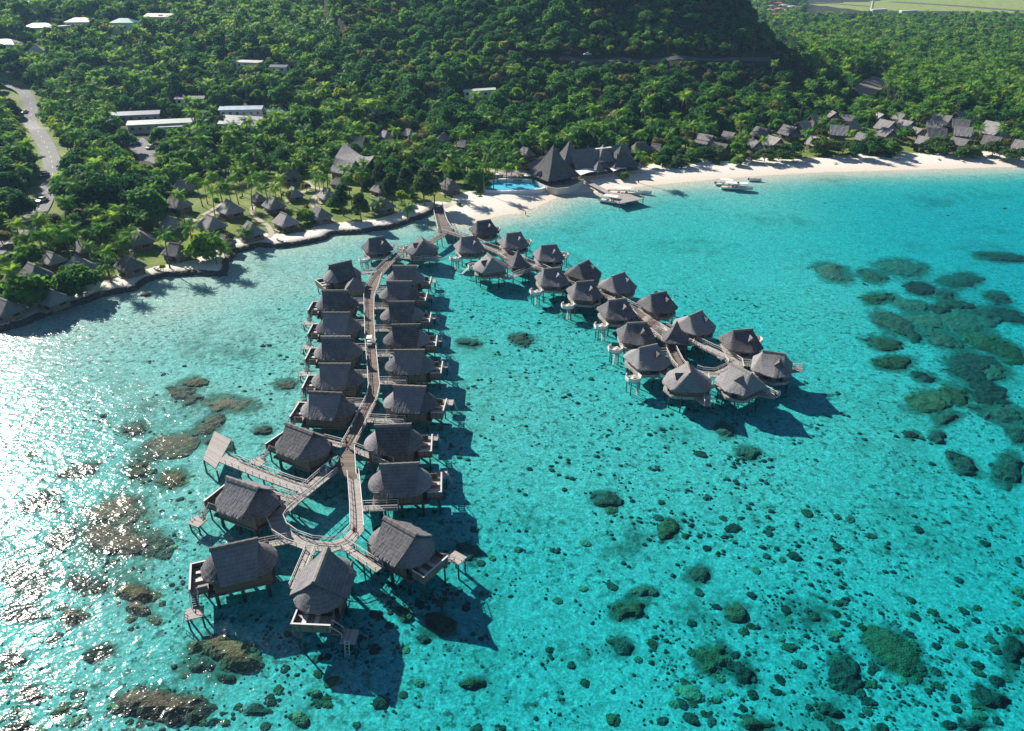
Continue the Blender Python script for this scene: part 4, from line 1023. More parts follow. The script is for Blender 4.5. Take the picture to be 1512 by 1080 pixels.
def make_village_hut(label):
    rs=random.Random(19); t=thing('thatched_hut',label,'hut',group='gabled beach huts of the far village')
    r=MB()
    for s in (-1,1): r.shell(gable_sheet(s,3.3,2.9,5.4,2.5,3.5,rs,nx=14,ny=6,sag=.08,j=.03),.2,flip=(s<0))
    part('thatched_roof',r,M['thatch_land'],t)
    a=MB(); a.shell(cone_sheet(1,2.1,4.5,2.1,2.9,2.9,rs,n=16,ny=5,bulge=.15,j=.03),.18,flip=False); part('apse_roof',a,M['thatch_land'],t)
    w=MB(); w.box((0,0,1.2),(5.0,5.2,2.7)); 
    for x in (-2.5,2.5): w.quad([(x,-2.6,2.5),(x,2.6,2.5),(x,0,4.9)],[(0,0),(5.2,0),(2.6,2.4)])
    part('wall',w,M['plank_wall'],t)
    d=MB(); d.box((-2.53,.3,1.2),(.06,1.8,2.)); part('door',d,M['dark'],t)
    g=MB(); g.box((0,-2.63,1.5),(1.8,.06,1.)); part('window',g,M['glass'],t)
    p=MB(); p.box((-3.3,0,.2),(1.5,4.6,.25)); part('porch',p,M['deck_pale'],t)
    freeze(t); return t
GH=[ # ridge ends in px, scale, short name used as a landmark
 ((37.8,385.9),(55.9,393.7),1.,'leftmost lit hut of the garden shore'),((71,371),(79,374),.8,'blue-shaded hut with a finial at the left garden edge'),((108.6,375.6),(121,382),1.,'hut behind the twin palms on the left shore'),((117,351),(127,355),.9,'narrow hut glimpsed among palms at the left'),
 ((181.7,374.8),(194.3,381),.95,'sea wall hut with a sun fleck on its roof'),((68,431),(80,434),.9,'hut between the two round shore trees'),((0,440),(10,444),.9,'hut cut by the left frame edge'),((200.5,335.6),(209,345),1.,'hut with one bright slope behind the tall left palms'),
 ((252.7,358.6),(262.6,360),.9,'round-backed hut on the lawn by the sea wall'),((245,315.7),(255,325),.9,'hut below the dark round trees'),((303.7,315.7),(316.3,321),1.05,'hut at the end of the curved lawn path'),((332,293.5),(344,299),1.05,'bright-sloped hut in the middle of the lawn'),
 ((365,326.5),(373,331),.95,'hut in shade behind the stubby palm'),((326,346),(334,349),.75,'hut beside the red flowering bush'),((379.5,284.5),(382,286),.72,'small blue-grey hut at the top of the winding path'),((397.9,289),(407,294),.95,'hut next to the small blue-grey one'),
 ((413.6,312.8),(425.4,317.6),.95,'hut above the sandy terrace with dark chairs'),((464.8,303.4),(475.8,308),.95,'hut half behind a round bush near the wall'),((478,275.9),(487,281),.9,'pale lit hut left of the dark ironwood tree'),((428.6,274),(437,280),.85,'hut behind the yellow-green round tree'),
 ((421,251),(431,249),.95,'dark-sloped hut above the path fork'),((496,262),(503,263),.7,'small hut below the reception hall'),((254,288),(265,290),1.05,'large shaded hut right of the dark round trees'),((262,267),(274,267),.9,'hut behind the large shaded one'),
 ((556,269),(566,272),.85,'pale hut behind the ironwoods'),((558,290),(570,294),.95,'hut under the tall ironwood near the pier'),((656,261.7),(671,268),.95,'hut at the edge of the pool beach'),((601,190),(606,191),.85,'pointed hut behind the palms at the wood edge'),((565,192),(573,194),.85,'hut in deep shade right of the reception hall'),((650,199),(658,195),.9,'gabled hut before the dark wood'),((679,207),(688,208),.8,'small shaded hut above the pool palms'),((770,217),(782,220),.9,'dark hut left of the great pyramid roof'),
 ((228,228),(236,232),.8,'hut beside the car park'),((938,211),(955,210),1.15,'brown thatched hut behind the last pyramid roof'),((962,212),(978,214),1.0,'long low hut in trees beyond the last pyramid roof'),((118,360),(124,364),.6,'tiny hut roof peeping under palms')]
proto=None
for a,b,s,nm in GH:
    mx,my=(a[0]+b[0])/2,(a[1]+b[1])/2; X,Y,g=ground_at(mx,my,5.2*s); g=max(g,1.2)
    A=at(*a,g+5.2*s); B_=at(*b,g+5.2*s); an=math.atan2(B_[1]-A[1],B_[0]-A[0])
    lab='thatched hut: '+nm if not nm.startswith('hut') else 'thatched '+nm
    lab={True:'thatched '+nm,False:nm.replace(' hut',' thatched hut',1)}[nm.startswith('hut')]
    if proto is None: proto=make_garden_hut(lab); o=proto; o.location=(X,Y,g); o.rotation_euler=(0,0,an); o.scale=(s,s,s)
    else: o=dup(proto,(X,Y,g),an,lab,sc=s)
    LM.append((X,Y,nm)); clear(X,Y,5.2*s); d=proj(X,Y,g)[2]; k=FPX/d*s; keep(mx-3.2*k,my-.5*k,mx+3.2*k,my+4.6*k,d)
VH=[((1033,197),(1053,200.7),1.,'leftmost gabled beach hut'),((1072,194),(1083,196),.85,'hut behind the leaning palm pair'),((1055,210),(1073,213),.95,'low gabled hut behind the left beach trees'),((1117,186.5),(1134,190.7),1.,'hut set back against the dark wood'),((1109,204.5),(1122,209),.85,'narrow hut above the forked beach tree'),
 ((1136,200),(1152,204.6),1.05,'broad lit hut above the forked beach tree'),((1158,184),(1175.5,188),1.05,'lit hut with a pale path in front'),((1180,180),(1192,178),.95,'blue-shaded hut under tall leaning palms'),((1199,171),(1212,170),.9,'farther blue-shaded hut under tall palms'),((1228,162.6),(1236,167),.9,'hut with one lit gable before the plantation'),((1247,169),(1258,170),.8,'pale hut behind the palm clump'),
 ((1232,185),(1248,186),1.1,'big double-roofed hut in the village centre'),((1250,181),(1266,178),1.05,'hut with a round thatched porch'),((1200,201),(1213,204),.95,'low hut above the spreading beach tree'),((1301,176),(1320,180),1.1,'hut with wide bright roof right of the village centre'),((1305,188),(1317,191),.95,'hut in front of the wide bright roof'),((1325,166),(1336,168),.85,'back-row hut beside tall trunks'),((1297,166),(1305,169),.8,'small back-row hut among yellow palms'),((1333,177),(1344,179),.95,'hut between two roof clusters'),
 ((1382,168.5),(1402,171),1.2,'tall back hut of the eastern cluster'),((1374,189),(1394,190),1.15,'long middle hut of the eastern cluster'),((1361,201),(1373,203),.85,'hut behind the eastern beach trees'),((1375,178),(1388,179),1.0,'upper-left hut of the eastern cluster'),((1414,166),(1421,165),.8,'small light hut at the back of the eastern cluster'),((1413,176),(1427,177),1.05,'upper-right hut of the eastern cluster'),((1417,187),(1430,188),1.05,'middle-right hut of the eastern cluster'),((1411,203),(1427,206),1.,'front hut with a bright square roof near the beach'),
 ((1466,180),(1476,182),1.35,'tall dark pyramid-like hut at the far east'),((1457.6,200),(1476,202.6),1.,'lit hut below the tall dark one'),((1506,207),(1518,209),.95,'hut cut by the right frame edge'),((1270,196),(1280,198),.8,'small hut in the gap of the village'),((1352,188),(1360,190),.75,'half-hidden hut behind broad trees')]
proto=None
for i,(a,b,s,nm) in enumerate(VH):
    mx,my=(a[0]+b[0])/2,(a[1]+b[1])/2; s*=1.14; X,Y,g=ground_at(mx,my,5.3*s); g=max(g,1.2)
    A=at(*a,g+5.3*s); B_=at(*b,g+5.3*s); an=math.atan2(B_[1]-A[1],B_[0]-A[0])
    lab={True:'thatched '+nm,False:nm.replace(' hut',' thatched hut',1)}[nm.startswith('hut')]
    if proto is None: proto=make_village_hut(lab); o=proto; o.location=(X,Y,g); o.rotation_euler=(0,0,an); o.scale=(s,s,s)
    else: o=dup(proto,(X,Y,g),an,lab,sc=s)
    LM.append((X,Y,nm)); clear(X,Y,4.8*s); d=proj(X,Y,g)[2]; k=FPX/d*s; keep(mx-3.4*k,my-.5*k,mx+3.6*k,my+3.6*k,d)
# ------------------------------------------------------------------ restaurant with the pointed roofs, its terrace, pool and jetty
rt=thing('restaurant','large restaurant with steep pointed thatched roofs at the head of the beach','restaurant',(0,0,0))
A,B_,C_=[Vector(at(*p,4.4)) for p in ((776.6,254),(813,268.5),(857,260))]
cen=(A+C_)/2; side=((B_-A).length+(C_-B_).length)/2; an=math.atan2((B_-A).y,(B_-A).x)
def placed(mb,x,y,z,rz,s=1.):
    o=MB(); o.add(mb,Matrix.Translation((x,y,z))@Matrix.Rotation(rz,4,'Z')@Matrix.Scale(s,4)); return o
def apex_z(px,py,Y):
    v=(py-540)/FPX; return CH+Y/(CT-v*ST)*(-ST-v*CT)
rs=random.Random(8)
zA=apex_z(817.7,213,cen.y); cx_=(817.7-756)/FPX*(cen.y/(CT-(213-540)/FPX*ST))
H1=side/2
part('thatched_roof',placed(pyr_roof(H1,zA-2,2.4,rs,n=16,ny=14,conc=1.6),cx_,cen.y,2.,an),M['thatch_dark'],rt)
fl=MB(); slab(fl,[tuple(cen+Vector((math.cos(an+PI/4+k*PI/2),math.sin(an+PI/4+k*PI/2)))*(H1*1.28)) for k in range(4)],1.0,2.3); part('floor',fl,M['paving'],rt)
w=MB(); w.box((cen.x+1,cen.y+1.5,3.4),(H1*1.3,H1*1.2,2.4),rz=an); part('wall',w,M['dark'],rt)  # dark block, the shade under the roof put into its colour
for k in range(4):
    for j in range(4):
        a=Vector((math.cos(an+PI/4+k*PI/2),math.sin(an+PI/4+k*PI/2)))*(H1*1.25); b=Vector((math.cos(an+PI/4+(k+1)*PI/2),math.sin(an+PI/4+(k+1)*PI/2)))*(H1*1.25); p=cen+a.lerp(b,j/4)
        m=MB(); m.tube((p.x,p.y,1.5),(p.x,p.y,5.0),.16,n=6); part('post',m,M['stilt'],rt)
e0,e1=Vector(at(852,250.5,4.4)),Vector(at(938,240.5,4.4)); ax=(e1-e0).normalized(); nrm=Vector((-ax.y,ax.x)); L_=(e1-e0).length; an2=math.atan2(ax.y,ax.x)
mc=(e0+e1)/2+nrm*7.2
hall=MB()
for s in (-1,1): hall.shell(gable_sheet(s,L_/2,L_/2+.3,10.2,4.2,7.6,rs,nx=30,ny=8,sag=.5,j=.03),.25,flip=(s<0))
part('thatched_roof',placed(hall,mc.x,mc.y,0,an2),M['thatch_dark'],rt)
w=MB(); w.box((mc.x,mc.y,3.1),(L_*.94,12.6,3.2),rz=an2); part('wall',w,M['dark'],rt)  # dark block whose colour stands for the unlit interior of the hall
f2=MB(); f2.box((mc.x-nrm.x*2,mc.y-nrm.y*2,1.6),(L_+2,17,1.3),rz=an2); part('floor',f2,M['paving'],rt)
for px,py,off,half,ze in ((841,207.7,9.5,5.2,6.0),(891,213,6.5,5.0,6.0),(916.8,215.5,2.6,6.6,4.3),(883.7,237,-2.6,2.8,3.9)):
    f=(px-852)/84; p=e0.lerp(e1,max(-.05,min(1,f)))+nrm*off; z=apex_z(px,py,p.y); X=(px-756)/FPX*(p.y/(CT-(py-540)/FPX*ST))
    part('thatched_roof',placed(pyr_roof(half,z-ze,0,rs,n=10,ny=10,conc=1.0),X,p.y,ze,an2),M['thatch_dark'],rt)
wg=MB()
for s in (-1,1): wg.shell(gable_sheet(s,5.5,5.0,7.0,3.4,4.2,rs,nx=14,ny=6,sag=.2,j=.02),.2,flip=(s<0))
wa=at(789,238,7.5); part('thatched_roof',placed(wg,wa[0],wa[1],.6,an2+.5),M['thatch_dark'],rt)
dg=MB()
for s in (-1,1): dg.shell(gable_sheet(s,2.2,2.6,3.0,.4,2.0,rs,nx=8,ny=4,sag=.05,j=.01),.15,flip=(s<0))
da=at(801,254,6.); part('entrance_gable',placed(dg,da[0],da[1],3.4,an+PI*.5),M['thatch_dark'],rt)
for pxs in ([(848,251),(874,247.5),(882.5,253),(857,259)],[(894,244),(908,240.5),(925.5,248.5),(906,253)]):
    q=[at(*p,4.0) for p in pxs]; c=MB(); cc=(sum(p[0] for p in q)/4,sum(p[1] for p in q)/4)
    rows=[[(*q[0],4.1),(*q[3],4.0)],[((q[0][0]+q[1][0])/2,(q[0][1]+q[1][1])/2,4.55),((q[3][0]+q[2][0])/2,(q[3][1]+q[2][1])/2,4.35)],[(*q[1],4.1),(*q[2],4.0)]]
    c.shell(rows,.06,flip=False); part('awning',c,M['canvas'],rt)
    for p in q: m=MB(); m.tube((p[0],p[1],1.4),(p[0],p[1],4.0),.06,n=5); part('awning_post',m,M['rail'],rt)
tw=[at(*p,1.6) for p in ((790,270),(797,275),(808,280.5),(822,283),(838,281.5),(852,276),(862,268.5))]
m=MB(); rows=[[(x,y,.2) for x,y in tw],[(x,y,2.75) for x,y in tw],[(x-.0,y+.28,2.75) for x,y in tw],[(x,y+.28,.4) for x,y in tw]]; m.grid(rows,flip=True); part('terrace_wall',m,M['cream'],rt)
m=MB(); slab(m,[(x,y+.25) for x,y in tw]+[tuple(cen+Vector((6,2))),tuple(cen+Vector((-9,2)))],1.2,2.34); part('terrace',m,M['paving'],rt)
LM.append((cen.x,cen.y,'restaurant with pointed roofs')); clear(cen.x,cen.y,14); clear(mc.x,mc.y,10); clear(mc.x-ax.x*10,mc.y-ax.y*10,9); clear(mc.x+ax.x*11,mc.y+ax.y*11,9)
keep(774,204,940,285,310)
bt=MB(); bx=[at(*p,10.) for p in ((875,223),(893,219.5))]; 
sk=MB(); sk.box(((bx[0][0]+bx[1][0])/2+2,(bx[0][1]+bx[1][1])/2+1,10.4),(7,1.2,.2),rz=an2); part('skylight',sk,M['white'],rt)
# pool
pw=POOL
pc=(sum(p[0] for p in pw)/len(pw),sum(p[1] for p in pw)/len(pw))
pt=thing('swimming_pool','bright blue swimming pool with a curved white rim above the beach','pool',(0,0,0))
m=MB(); big=[(pc[0]+(x-pc[0])*1.08,pc[1]+(y-pc[1])*1.12) for x,y in pw]; n=len(pw)
for i in range(n):
    a,b=big[i],big[(i+1)%n]; c,d=pw[(i+1)%n],pw[i]
    m.quad([(*d,2.16),(*c,2.16),(*b,2.16),(*a,2.16)][::-1]); m.quad([(*a,.2),(*b,.2),(*b,2.16),(*a,2.16)]); m.quad([(*d,2.16),(*c,2.16),(*c,.9),(*d,.9)])
part('rim',m,M['white'],pt)
mt=simple('pool_tiles',(.16,.55,.72),.5,.06)
m=MB(); m.quad([(*p,.95) for p in (pw if sum(pw[i][0]*pw[(i+1)%n][1]-pw[(i+1)%n][0]*pw[i][1] for i in range(n))>0 else pw[::-1])]); part('basin',m,mt,pt)
mp,nt=mat_new('pool_water'); N=NT(nt); nmp=N.bump(N.noise(N.n('ShaderNodeNewGeometry').outputs['Position'],1.5,2),.15)
N.out(N.n('ShaderNodeMixShader',{0:.05,1:N.n('ShaderNodeBsdfTransparent',{'Color':(.72,.95,1,1)}).outputs[0],2:N.n('ShaderNodeBsdfGlossy',{'Roughness':.06,'Normal':nmp}).outputs[0]}).outputs[0])
m=MB(); m.quad([(*p,2.02) for p in (pw if sum(pw[i][0]*pw[(i+1)%n][1]-pw[(i+1)%n][0]*pw[i][1] for i in range(n))>0 else pw[::-1])]); part('water',m,mp,pt)
LM.append((pc[0],pc[1],'swimming pool')); clear(pc[0],pc[1],9); clear(pc[0]-6,pc[1],8); keep(716,248,800,284,300)
dk=MB(); slab(dk,[at(*p,2.0) for p in ((716,268),(722,253),(770,250),(800,262),(806,268),(790,266),(735,264.5))],1.2,1.98); o=struct('pool_terrace',dk,M['paving'])
# parasols and loungers by the pool
def make_parasol(label):
    t=thing('parasol',label,'parasol',group='white parasols by the pool'); m=MB(); m.tube((0,0,0),(0,0,2.5),.04,n=6); part('pole',m,M['rail_dark'],t)
    c=MB(); c.shell([[(0.02*math.cos(a),.02*math.sin(a),2.75) for a in arc(0,2*PI,8)],[(1.45*math.cos(a),1.45*math.sin(a),2.2) for a in arc(0,2*PI,8)]],.03); part('canopy',c,M['canvas'],t)
    b=MB(); b.tube((0,0,0),(0,0,.08),.35,n=10); part('base',b,M['steel'],t); freeze(t); return t
pr=None
for x,y,l in ((728.5,252,'white parasol at the left end of the pool terrace'),(737.5,256.5,'white parasol second from the left on the pool terrace'),(747.5,253.5,'closed-looking white parasol in the middle of the pool terrace'),(757,252,'white parasol at the back of the pool terrace by the palms'),(763,253,'white parasol under the palm edge of the pool terrace'),(779,258.5,'white parasol beside the restaurant corner')):
    X,Y=at(x,y,4.3)
    if pr is None: pr=make_parasol(l); pr.location=(X,Y,1.98)
    else: dup(pr,(X,Y,1.98),0,l)
def make_lounger(label):
    t=thing('sun_lounger',label,'sun lounger',group='sun loungers along the pool'); f=MB(); f.box((0,0,.3),(.62,1.9,.07)); part('frame',f,M['rail_dark'],t)
    c=MB(); c.box((0,-.3,.38),(.56,1.25,.08)); c.box((0,.62,.56),(.56,.7,.08),tilt=0); part('cushion',c,M['cushion'],t)
    for i in (-.26,.26):
        for k in (-.8,.8): g=MB(); g.tube((i,k,0),(i,k,.28),.03,n=5); part('leg',g,M['rail_dark'],t)
    freeze(t); return t
pr=None
for k in range(11):
    x=727+k*5.6; X,Y=at(x,262.2-.15*k,2.2); l=f"pale sun lounger beside the pool, {ORD[k] if k else 'first'} from the left end of the row".replace('second','second')
    if pr is None: pr=make_lounger(l); pr.location=(X,Y,1.98)
    else: dup(pr,(X,Y,1.98),0,l)
# dark chairs on the sandy terraces of the garden shore
pr=None
for x,y,l in ((411,354,'dark beach chair left of its mate on the sandy garden terrace'),(419,357,'dark beach chair right of its mate on the sandy garden terrace'),(230,397,'dark beach chair on the sand left of the round-backed hut'),(234.5,398,'dark beach chair next to the sand edge by the round-backed hut'),(276,397,'dark beach chair in hut shade near the sea wall'),(283,397,'second dark beach chair in hut shade near the sea wall'),(10,477,'pale lounger at the left end of the sea wall'),(18,472,'pale lounger on the sand behind the sea wall, left of another'),(33,466,'pale lounger farthest right behind the left sea wall')):
    X,Y,g=ground_at(x,y,.3)
    if pr is None: pr=make_lounger(l); pr.name='beach_chair'; pr.location=(X,Y,g+.02); pr.rotation_euler=(0,0,.9); pr['group']='chairs on the sandy garden terraces'
    else: dup(pr,(X,Y,g+.02),.9,l,'chairs on the sandy garden terraces')
for k in range(16):
    x=1010+k*31+((k*37)%11); y=(253,247,249,243,244,240,238,241,238,239,236,239,235,238,234,236)[k]
    X,Y,g=ground_at(x,y,.3); dup(pr,(X,Y,g+.03),.3+k*.7,f"sun lounger on the open right beach, {ORD[k] if k else 'first'} from its jetty end",'loungers on the open beach')
# ------------------------------------------------------------------ reception hall: saddle-ridged roofs
rc=thing('reception_hall','reception hall with sweeping saddle-shaped thatched roofs among the palms','hall',(0,0,0))
def saddle(a,b,zc,ze,half,sagr,gr):
    """a roof whose ridge swings between two px points"""
    A=Vector(at(*a,gr+zc)); B2=Vector(at(*b,gr+zc)); c=(A+B2)/2; an=math.atan2((B2-A).y,(B2-A).x); L=(B2-A).length
    mb=MB()
    for s in (-1,1):
        P=gable_sheet(s,L/2,L/2*.88,zc,ze,half,rs,nx=20,ny=8,sag=.25,j=.03)
        for r in range(9):
            t=r/8
            for k in range(21):
                q=-1+2*k/20; x,y,z=P[r][k]; P[r][k]=(x,y,z-sagr*(1-q*q)*(1-t))
        mb.shell(P,.22,flip=(s<0))
    part('thatched_roof',placed(mb,c.x,c.y,gr,an),M['thatch_land'],rc)
    w=MB(); w.box((c.x,c.y,gr+ze*.5-.3),(L*.82,half*1.55,ze+.9),rz=an); part('wall',w,M['plank_wall'],rc)
    clear(c.x,c.y,L/2); return c
c1=saddle((508,209.5),(554,229),9.5,3.6,6.2,2.6,2.2); c2=saddle((495,233),(525,237),7.2,3.2,5.4,.5,2.2); c3=saddle((519,200),(540,201),7.4,3.4,4.6,.3,2.6)
m=MB(); g_=at(546,246,3.); m.box((g_[0],g_[1],3.4),(7,.5,.4),rz=.9); part('gable_beam',m,M['ridge'],rc)
LM.append((c1.x,c1.y,'reception hall')); keep(492,199,556,252,300)
# ------------------------------------------------------------------ houses and sheds
M['roof_white']=simple('pale_metal_roof',(.50,.50,.47),.5,.32,.5); M['roof_teal']=simple('teal_metal_roof',(.03,.26,.25),.45,.32,.5); M['roof_cream']=simple('cream_metal_roof',(.55,.50,.38),.5,.32,.5)
M['roof_grey']=simple('grey_blue_roof',(.20,.25,.30),.5,.32,.5); M['roof_green']=simple('pale_green_roof',(.42,.48,.42),.5,.32,.5); M['roof_blue']=simple('light_blue_roof',(.36,.47,.58),.5,.32,.5); M['roof_navy']=simple('dark_blue_roof',(.05,.075,.11),.5,.32,.5); M['roof_red']=simple('rust_red_roof',(.36,.13,.08),.7,.2); M['roof_orange']=simple('orange_roof',(.45,.2,.1),.7,.2)
M['solar']=simple('solar_panel',(.015,.02,.04),.2,.1)
def house(px,py,w,d,h,ang,roof,label,cat='house',name='house',hip=True,rise=1.6,wallm='white',group=None,flat=False,windows=True,depth_keep=True,z=None):
    if cat=='house' and group is None: w*=1.28; d*=1.35; h*=1.2; rise*=1.5
    X,Y,g=ground_at(px,py,h+rise*.5)
    t=thing(name,label,cat,(X,Y,g),R(ang),group)
    b=MB(); b.box((0,0,h/2-1.),(w,d,h+2)); wl=part('wall',b,M[wallm],t)
    r=MB(); ov=.6; hw,hd=w/2+ov,d/2+ov; rl=(hw-hd*.9 if hip else hw)
    if flat: r.box((0,0,h+.2),(w+2*ov,d+2*ov,.22),tilt=.05)
    else:
        for s in (-1,1): r.shell([[(-rl,0,h+rise),(rl,0,h+rise)],[(-hw,s*hd,h),(hw,s*hd,h)]],.12,flip=(s<0))
        if hip:
            for s in (-1,1): r.shell([[(s*rl,0,h+rise),(s*rl,.01,h+rise)],[(s*hw,-hd,h),(s*hw,hd,h)]],.12,flip=(s>0))
        else:
            for s in (-1,1): b2=MB(); b2.quad([(s*w/2,-d/2,h),(s*w/2,d/2,h),(s*w/2,0,h+rise*.95)]); part('gable',b2,M[wallm],t)
    part('roof',r,M[roof],t)
    if windows:
        n=max(2,int(w/3.2))
        for k in range(n):
            m=MB(); m.box((-w/2+w*(k+.5)/n,-d/2-.03,h*.55),(1.3,.08,1.2)); part('window',m,M['glass'],t)
        m=MB(); m.box((w/2+.03,0,h*.45),(.08,1.4,h*.75)); part('door',m,M['dark'],t)
    clear(X,Y,max(w,d)*.62+2)
    dd=proj(X,Y,g)[2]; k=FPX/dd
    if depth_keep and cat=='house': keep(px-w*.5*k,py-h*.5*k-3,px+w*.5*k,py+h*.3*k,dd)
    elif depth_keep: keep(px-w*.42*k,py-h*.5*k-2,px+w*.42*k,py+h*.05*k,dd)
    LM.append((X,Y,label)); return t
house(60,37,15,8,3.2,8,'roof_white','long pale-roofed house left of the hilltop row'); house(92,36,9,6,3,4,'roof_grey','low grey-roofed house between the hilltop houses',flat=True,wallm='cream')
house(120,29,14,8,3.4,5,'roof_cream','cream-roofed house in the hilltop row'); t=house(183,30,12,8,4.2,3,'roof_teal','white house with a teal roof on the hillside'); house(237,22,14,9,3.4,-6,'roof_cream','cream-roofed house with a dark solar panel',hip=False,rise=1.2)
X,Y,g=ground_at(241,20,5.); sp_=part('solar_panel',None or (lambda m:(m.box((1.8,-3.2,5.15),(3.2,1.9,.1)),m)[1])(MB()),M['solar'],D.objects['house.004'] if 'house.004' in D.objects else t)
house(8,61,12,7,3,0,'roof_white','pale flat-roofed house at the left frame edge'); house(53,70,6,6,2.8,20,'roof_cream','little pavilion house with a pyramid roof on the left slope',rise=2.2); house(42,2,16,8,3.2,0,'roof_white','half-seen pale roof at the top left corner',depth_keep=False)
house(370,90,15,7,3.2,-12,'roof_white','pale shed roof in the hillside wood',hip=False,rise=.8,name='shed',cat='shed'); house(413,97,9,6,3.,-8,'roof_navy','dark-roofed shed right of the pale shed',hip=False,rise=.9,name='shed',cat='shed')
house(200,166,22,7,4,14,'roof_grey','long blue-grey corrugated service building',hip=False,rise=1.2,name='service_building',cat='building',wallm='roof_grey'); house(238,178,28,10,4.2,14,'roof_green','large pale green service roof',hip=False,rise=1.0,name='service_building',cat='building',wallm='cream'); house(258,184,13,6,3.2,14,'roof_white','small white-roofed annex by the service roof',hip=False,rise=.6,name='service_building',cat='building')
house(357,158,20,9,4,6,'roof_blue','light blue roof behind the dark blue one',hip=False,rise=1.,name='service_building',cat='building'); house(360,176,20,11,4.2,-14,'roof_navy','dark blue gabled roof with a white end wall',hip=False,rise=3.,name='service_building',cat='building'); house(410,163,9,5,3,0,'roof_teal','small teal roof at the wood edge',hip=False,rise=.6,name='shed',cat='shed')
house(282,143,14,8,3.,5,'roof_navy','shaded dark roof below the wooded ridge',hip=False,rise=.8,name='shed',cat='shed'); house(708,131,16,6,3.2,3,'roof_green','pale roof strip deep in the slope wood',flat=True,name='shed',cat='shed')
house(1298,13,20,10,6,0,'roof_white','white airport terminal beside the runway',name='terminal',cat='building',flat=True); house(1342,15,22,8,5,0,'roof_white','low white hangar by the runway',name='hangar',cat='building',flat=True)
t=thing('control_tower','airport control tower with a glazed white cab','tower',(*at(1287,14,3),3)); m=MB(); m.tube((0,0,-1),(0,0,13),2.2,2.,n=8); part('shaft',m,M['white'],t); m=MB(); m.tube((0,0,13),(0,0,16.5),4.,4.6,n=8); part('cab',m,M['glass'],t); m=MB(); m.tube((0,0,16.5),(0,0,17.3),5.2,4.8,n=8); part('roof',m,M['roof_grey'],t)
rs2=random.Random(3); cl=['roof_red','roof_orange','roof_white','roof_cream','roof_teal']
VN=['rust red roof nearest the hill foot','orange roof of the far village','white roof of the far village','cream roof at the village edge','rust red roof at the far village top','pale roof right of the village','orange roof behind the far village','white roof tucked by the hill end']
for k,(x,y) in enumerate(((1146,20),(1152,12),(1158,7),(1163,14),(1140,8),(1170,9),(1150,4),(1136,14))):
    house(x,y,13,10,4,rs2.uniform(0,60),('roof_red','roof_orange','roof_white','roof_cream','roof_red','roof_white','roof_orange','roof_white')[k],VN[k],rise=2.,wallm='cream',group='houses of the far village',windows=False)
# ------------------------------------------------------------------ vehicles
def car(px,py,ang,mat,label,cat='car',van=False,g=None):
    X,Y,gg=ground_at(px,py,.6) if g is None else (*at(px,py,g+.6),g)
    t=thing('parked_car' if not van else 'pickup_truck',label,cat,(X,Y,gg+.1),R(ang))
    b=MB(); prof=[(-2.1,.35),(-2.15,.8),(-1.4,.95),(-.8,1.0),(1.2,.98),(2.1,.9),(2.15,.35)]
    for s in (1,-1): b.quad([(x,s*.86,z) for x,z in (prof if s<0 else prof[::-1])])
    for (x0,z0),(x1,z1) in zip(prof,prof[1:]+prof[:1]): b.quad([(x0,-.86,z0),(x0,.86,z0),(x1,.86,z1),(x1,-.86,z1)])
    part('body',b,mat,t); c=MB(); pr=[(-1.0,.97),(-.5,1.5),(.8,1.52),(1.5 if not van else .9,.97)]
    for s in (1,-1): c.quad([(x,s*.78,z) for x,z in (pr if s<0 else pr[::-1])])
    for (x0,z0),(x1,z1) in zip(pr,pr[1:]): c.quad([(x0,-.78,z0),(x0,.78,z0),(x1,.78,z1),(x1,-.78,z1)])
    cb=part('windows',c,M['glass'],t); r=MB(); r.box((.15,0,1.535),(1.35,1.5,.05)); part('roof',r,mat,t)
    for x in (-1.35,1.35):
        for s in (-.8,.8): w=MB(); w.tube((x,s-.1,.32),(x,s+.1,.32),.33,n=12); part('wheel',w,M['rubber'],t)
    return t
M['car_white']=simple('white_car_paint',(.75,.75,.75),.25,.02); M['car_red']=simple('red_car_paint',(.5,.03,.02),.25,.02); M['car_blue']=simple('blue_car_paint',(.08,.17,.35),.25,.02); M['car_dark']=simple('dark_car_paint',(.04,.04,.05),.25,.02)
car(36,166,75,M['car_white'],'white car driving down the winding road at the left'); car(66,259,95,M['car_dark'],'dark car on the shoulder of the lower road bend'); car(62,296,75,M['car_white'],'small white car at the bottom of the winding road')
car(838,78.5,5,M['car_red'],'red car at the left end of the hillside road',g=26.8); car(867,80.5,5,M['car_white'],'white car on the hillside road under the dark hill',g=26.6); car(1140,77,5,M['car_blue'],'blue pickup at the right end of the hillside road','truck',True,24.9); car(1152,76,8,M['car_white'],'white car behind the blue pickup on the hillside road',g=24.7)
for k,(x,y,c) in enumerate(((169,232,'car_white'),(199,212,'car_blue'),(222,218,'car_white'),(157,262,'car_dark'))):
    car(x,y,20+25*k,M[c],('white car half hidden under the roadside trees','blue car parked in the shaded car park','white car parked at the top of the car park','dark car under trees beside the road')[k])
# utility poles along the hillside road
pr=None
for k,(x,yt,yb) in enumerate(((777,59,77),(845,62,80),(921.7,65,82),(985.7,66,83),(1037,66,83),(1080.7,65,82.5),(1112,64,82),(1138.7,62,80.5))):
    X,Y=at(x,yb,26.); lab=f"utility pole on the hillside road, {ORD[k] if k else 'first'} from the left"
    if pr is None:
        pr=thing('utility_pole',lab,'utility pole',(X,Y,gz(X,Y)),0,'utility poles along the hillside road'); m=MB(); m.tube((0,0,-1),(0,0,8.2),.16,.11,n=7); part('pole',m,M['palm_bark'],pr); m=MB(); m.box((0,0,7.6),(1.8,.12,.14)); part('crossarm',m,M['palm_bark'],pr); freeze(pr)
    else: dup(pr,(X,Y,gz(X,Y)),0,lab)
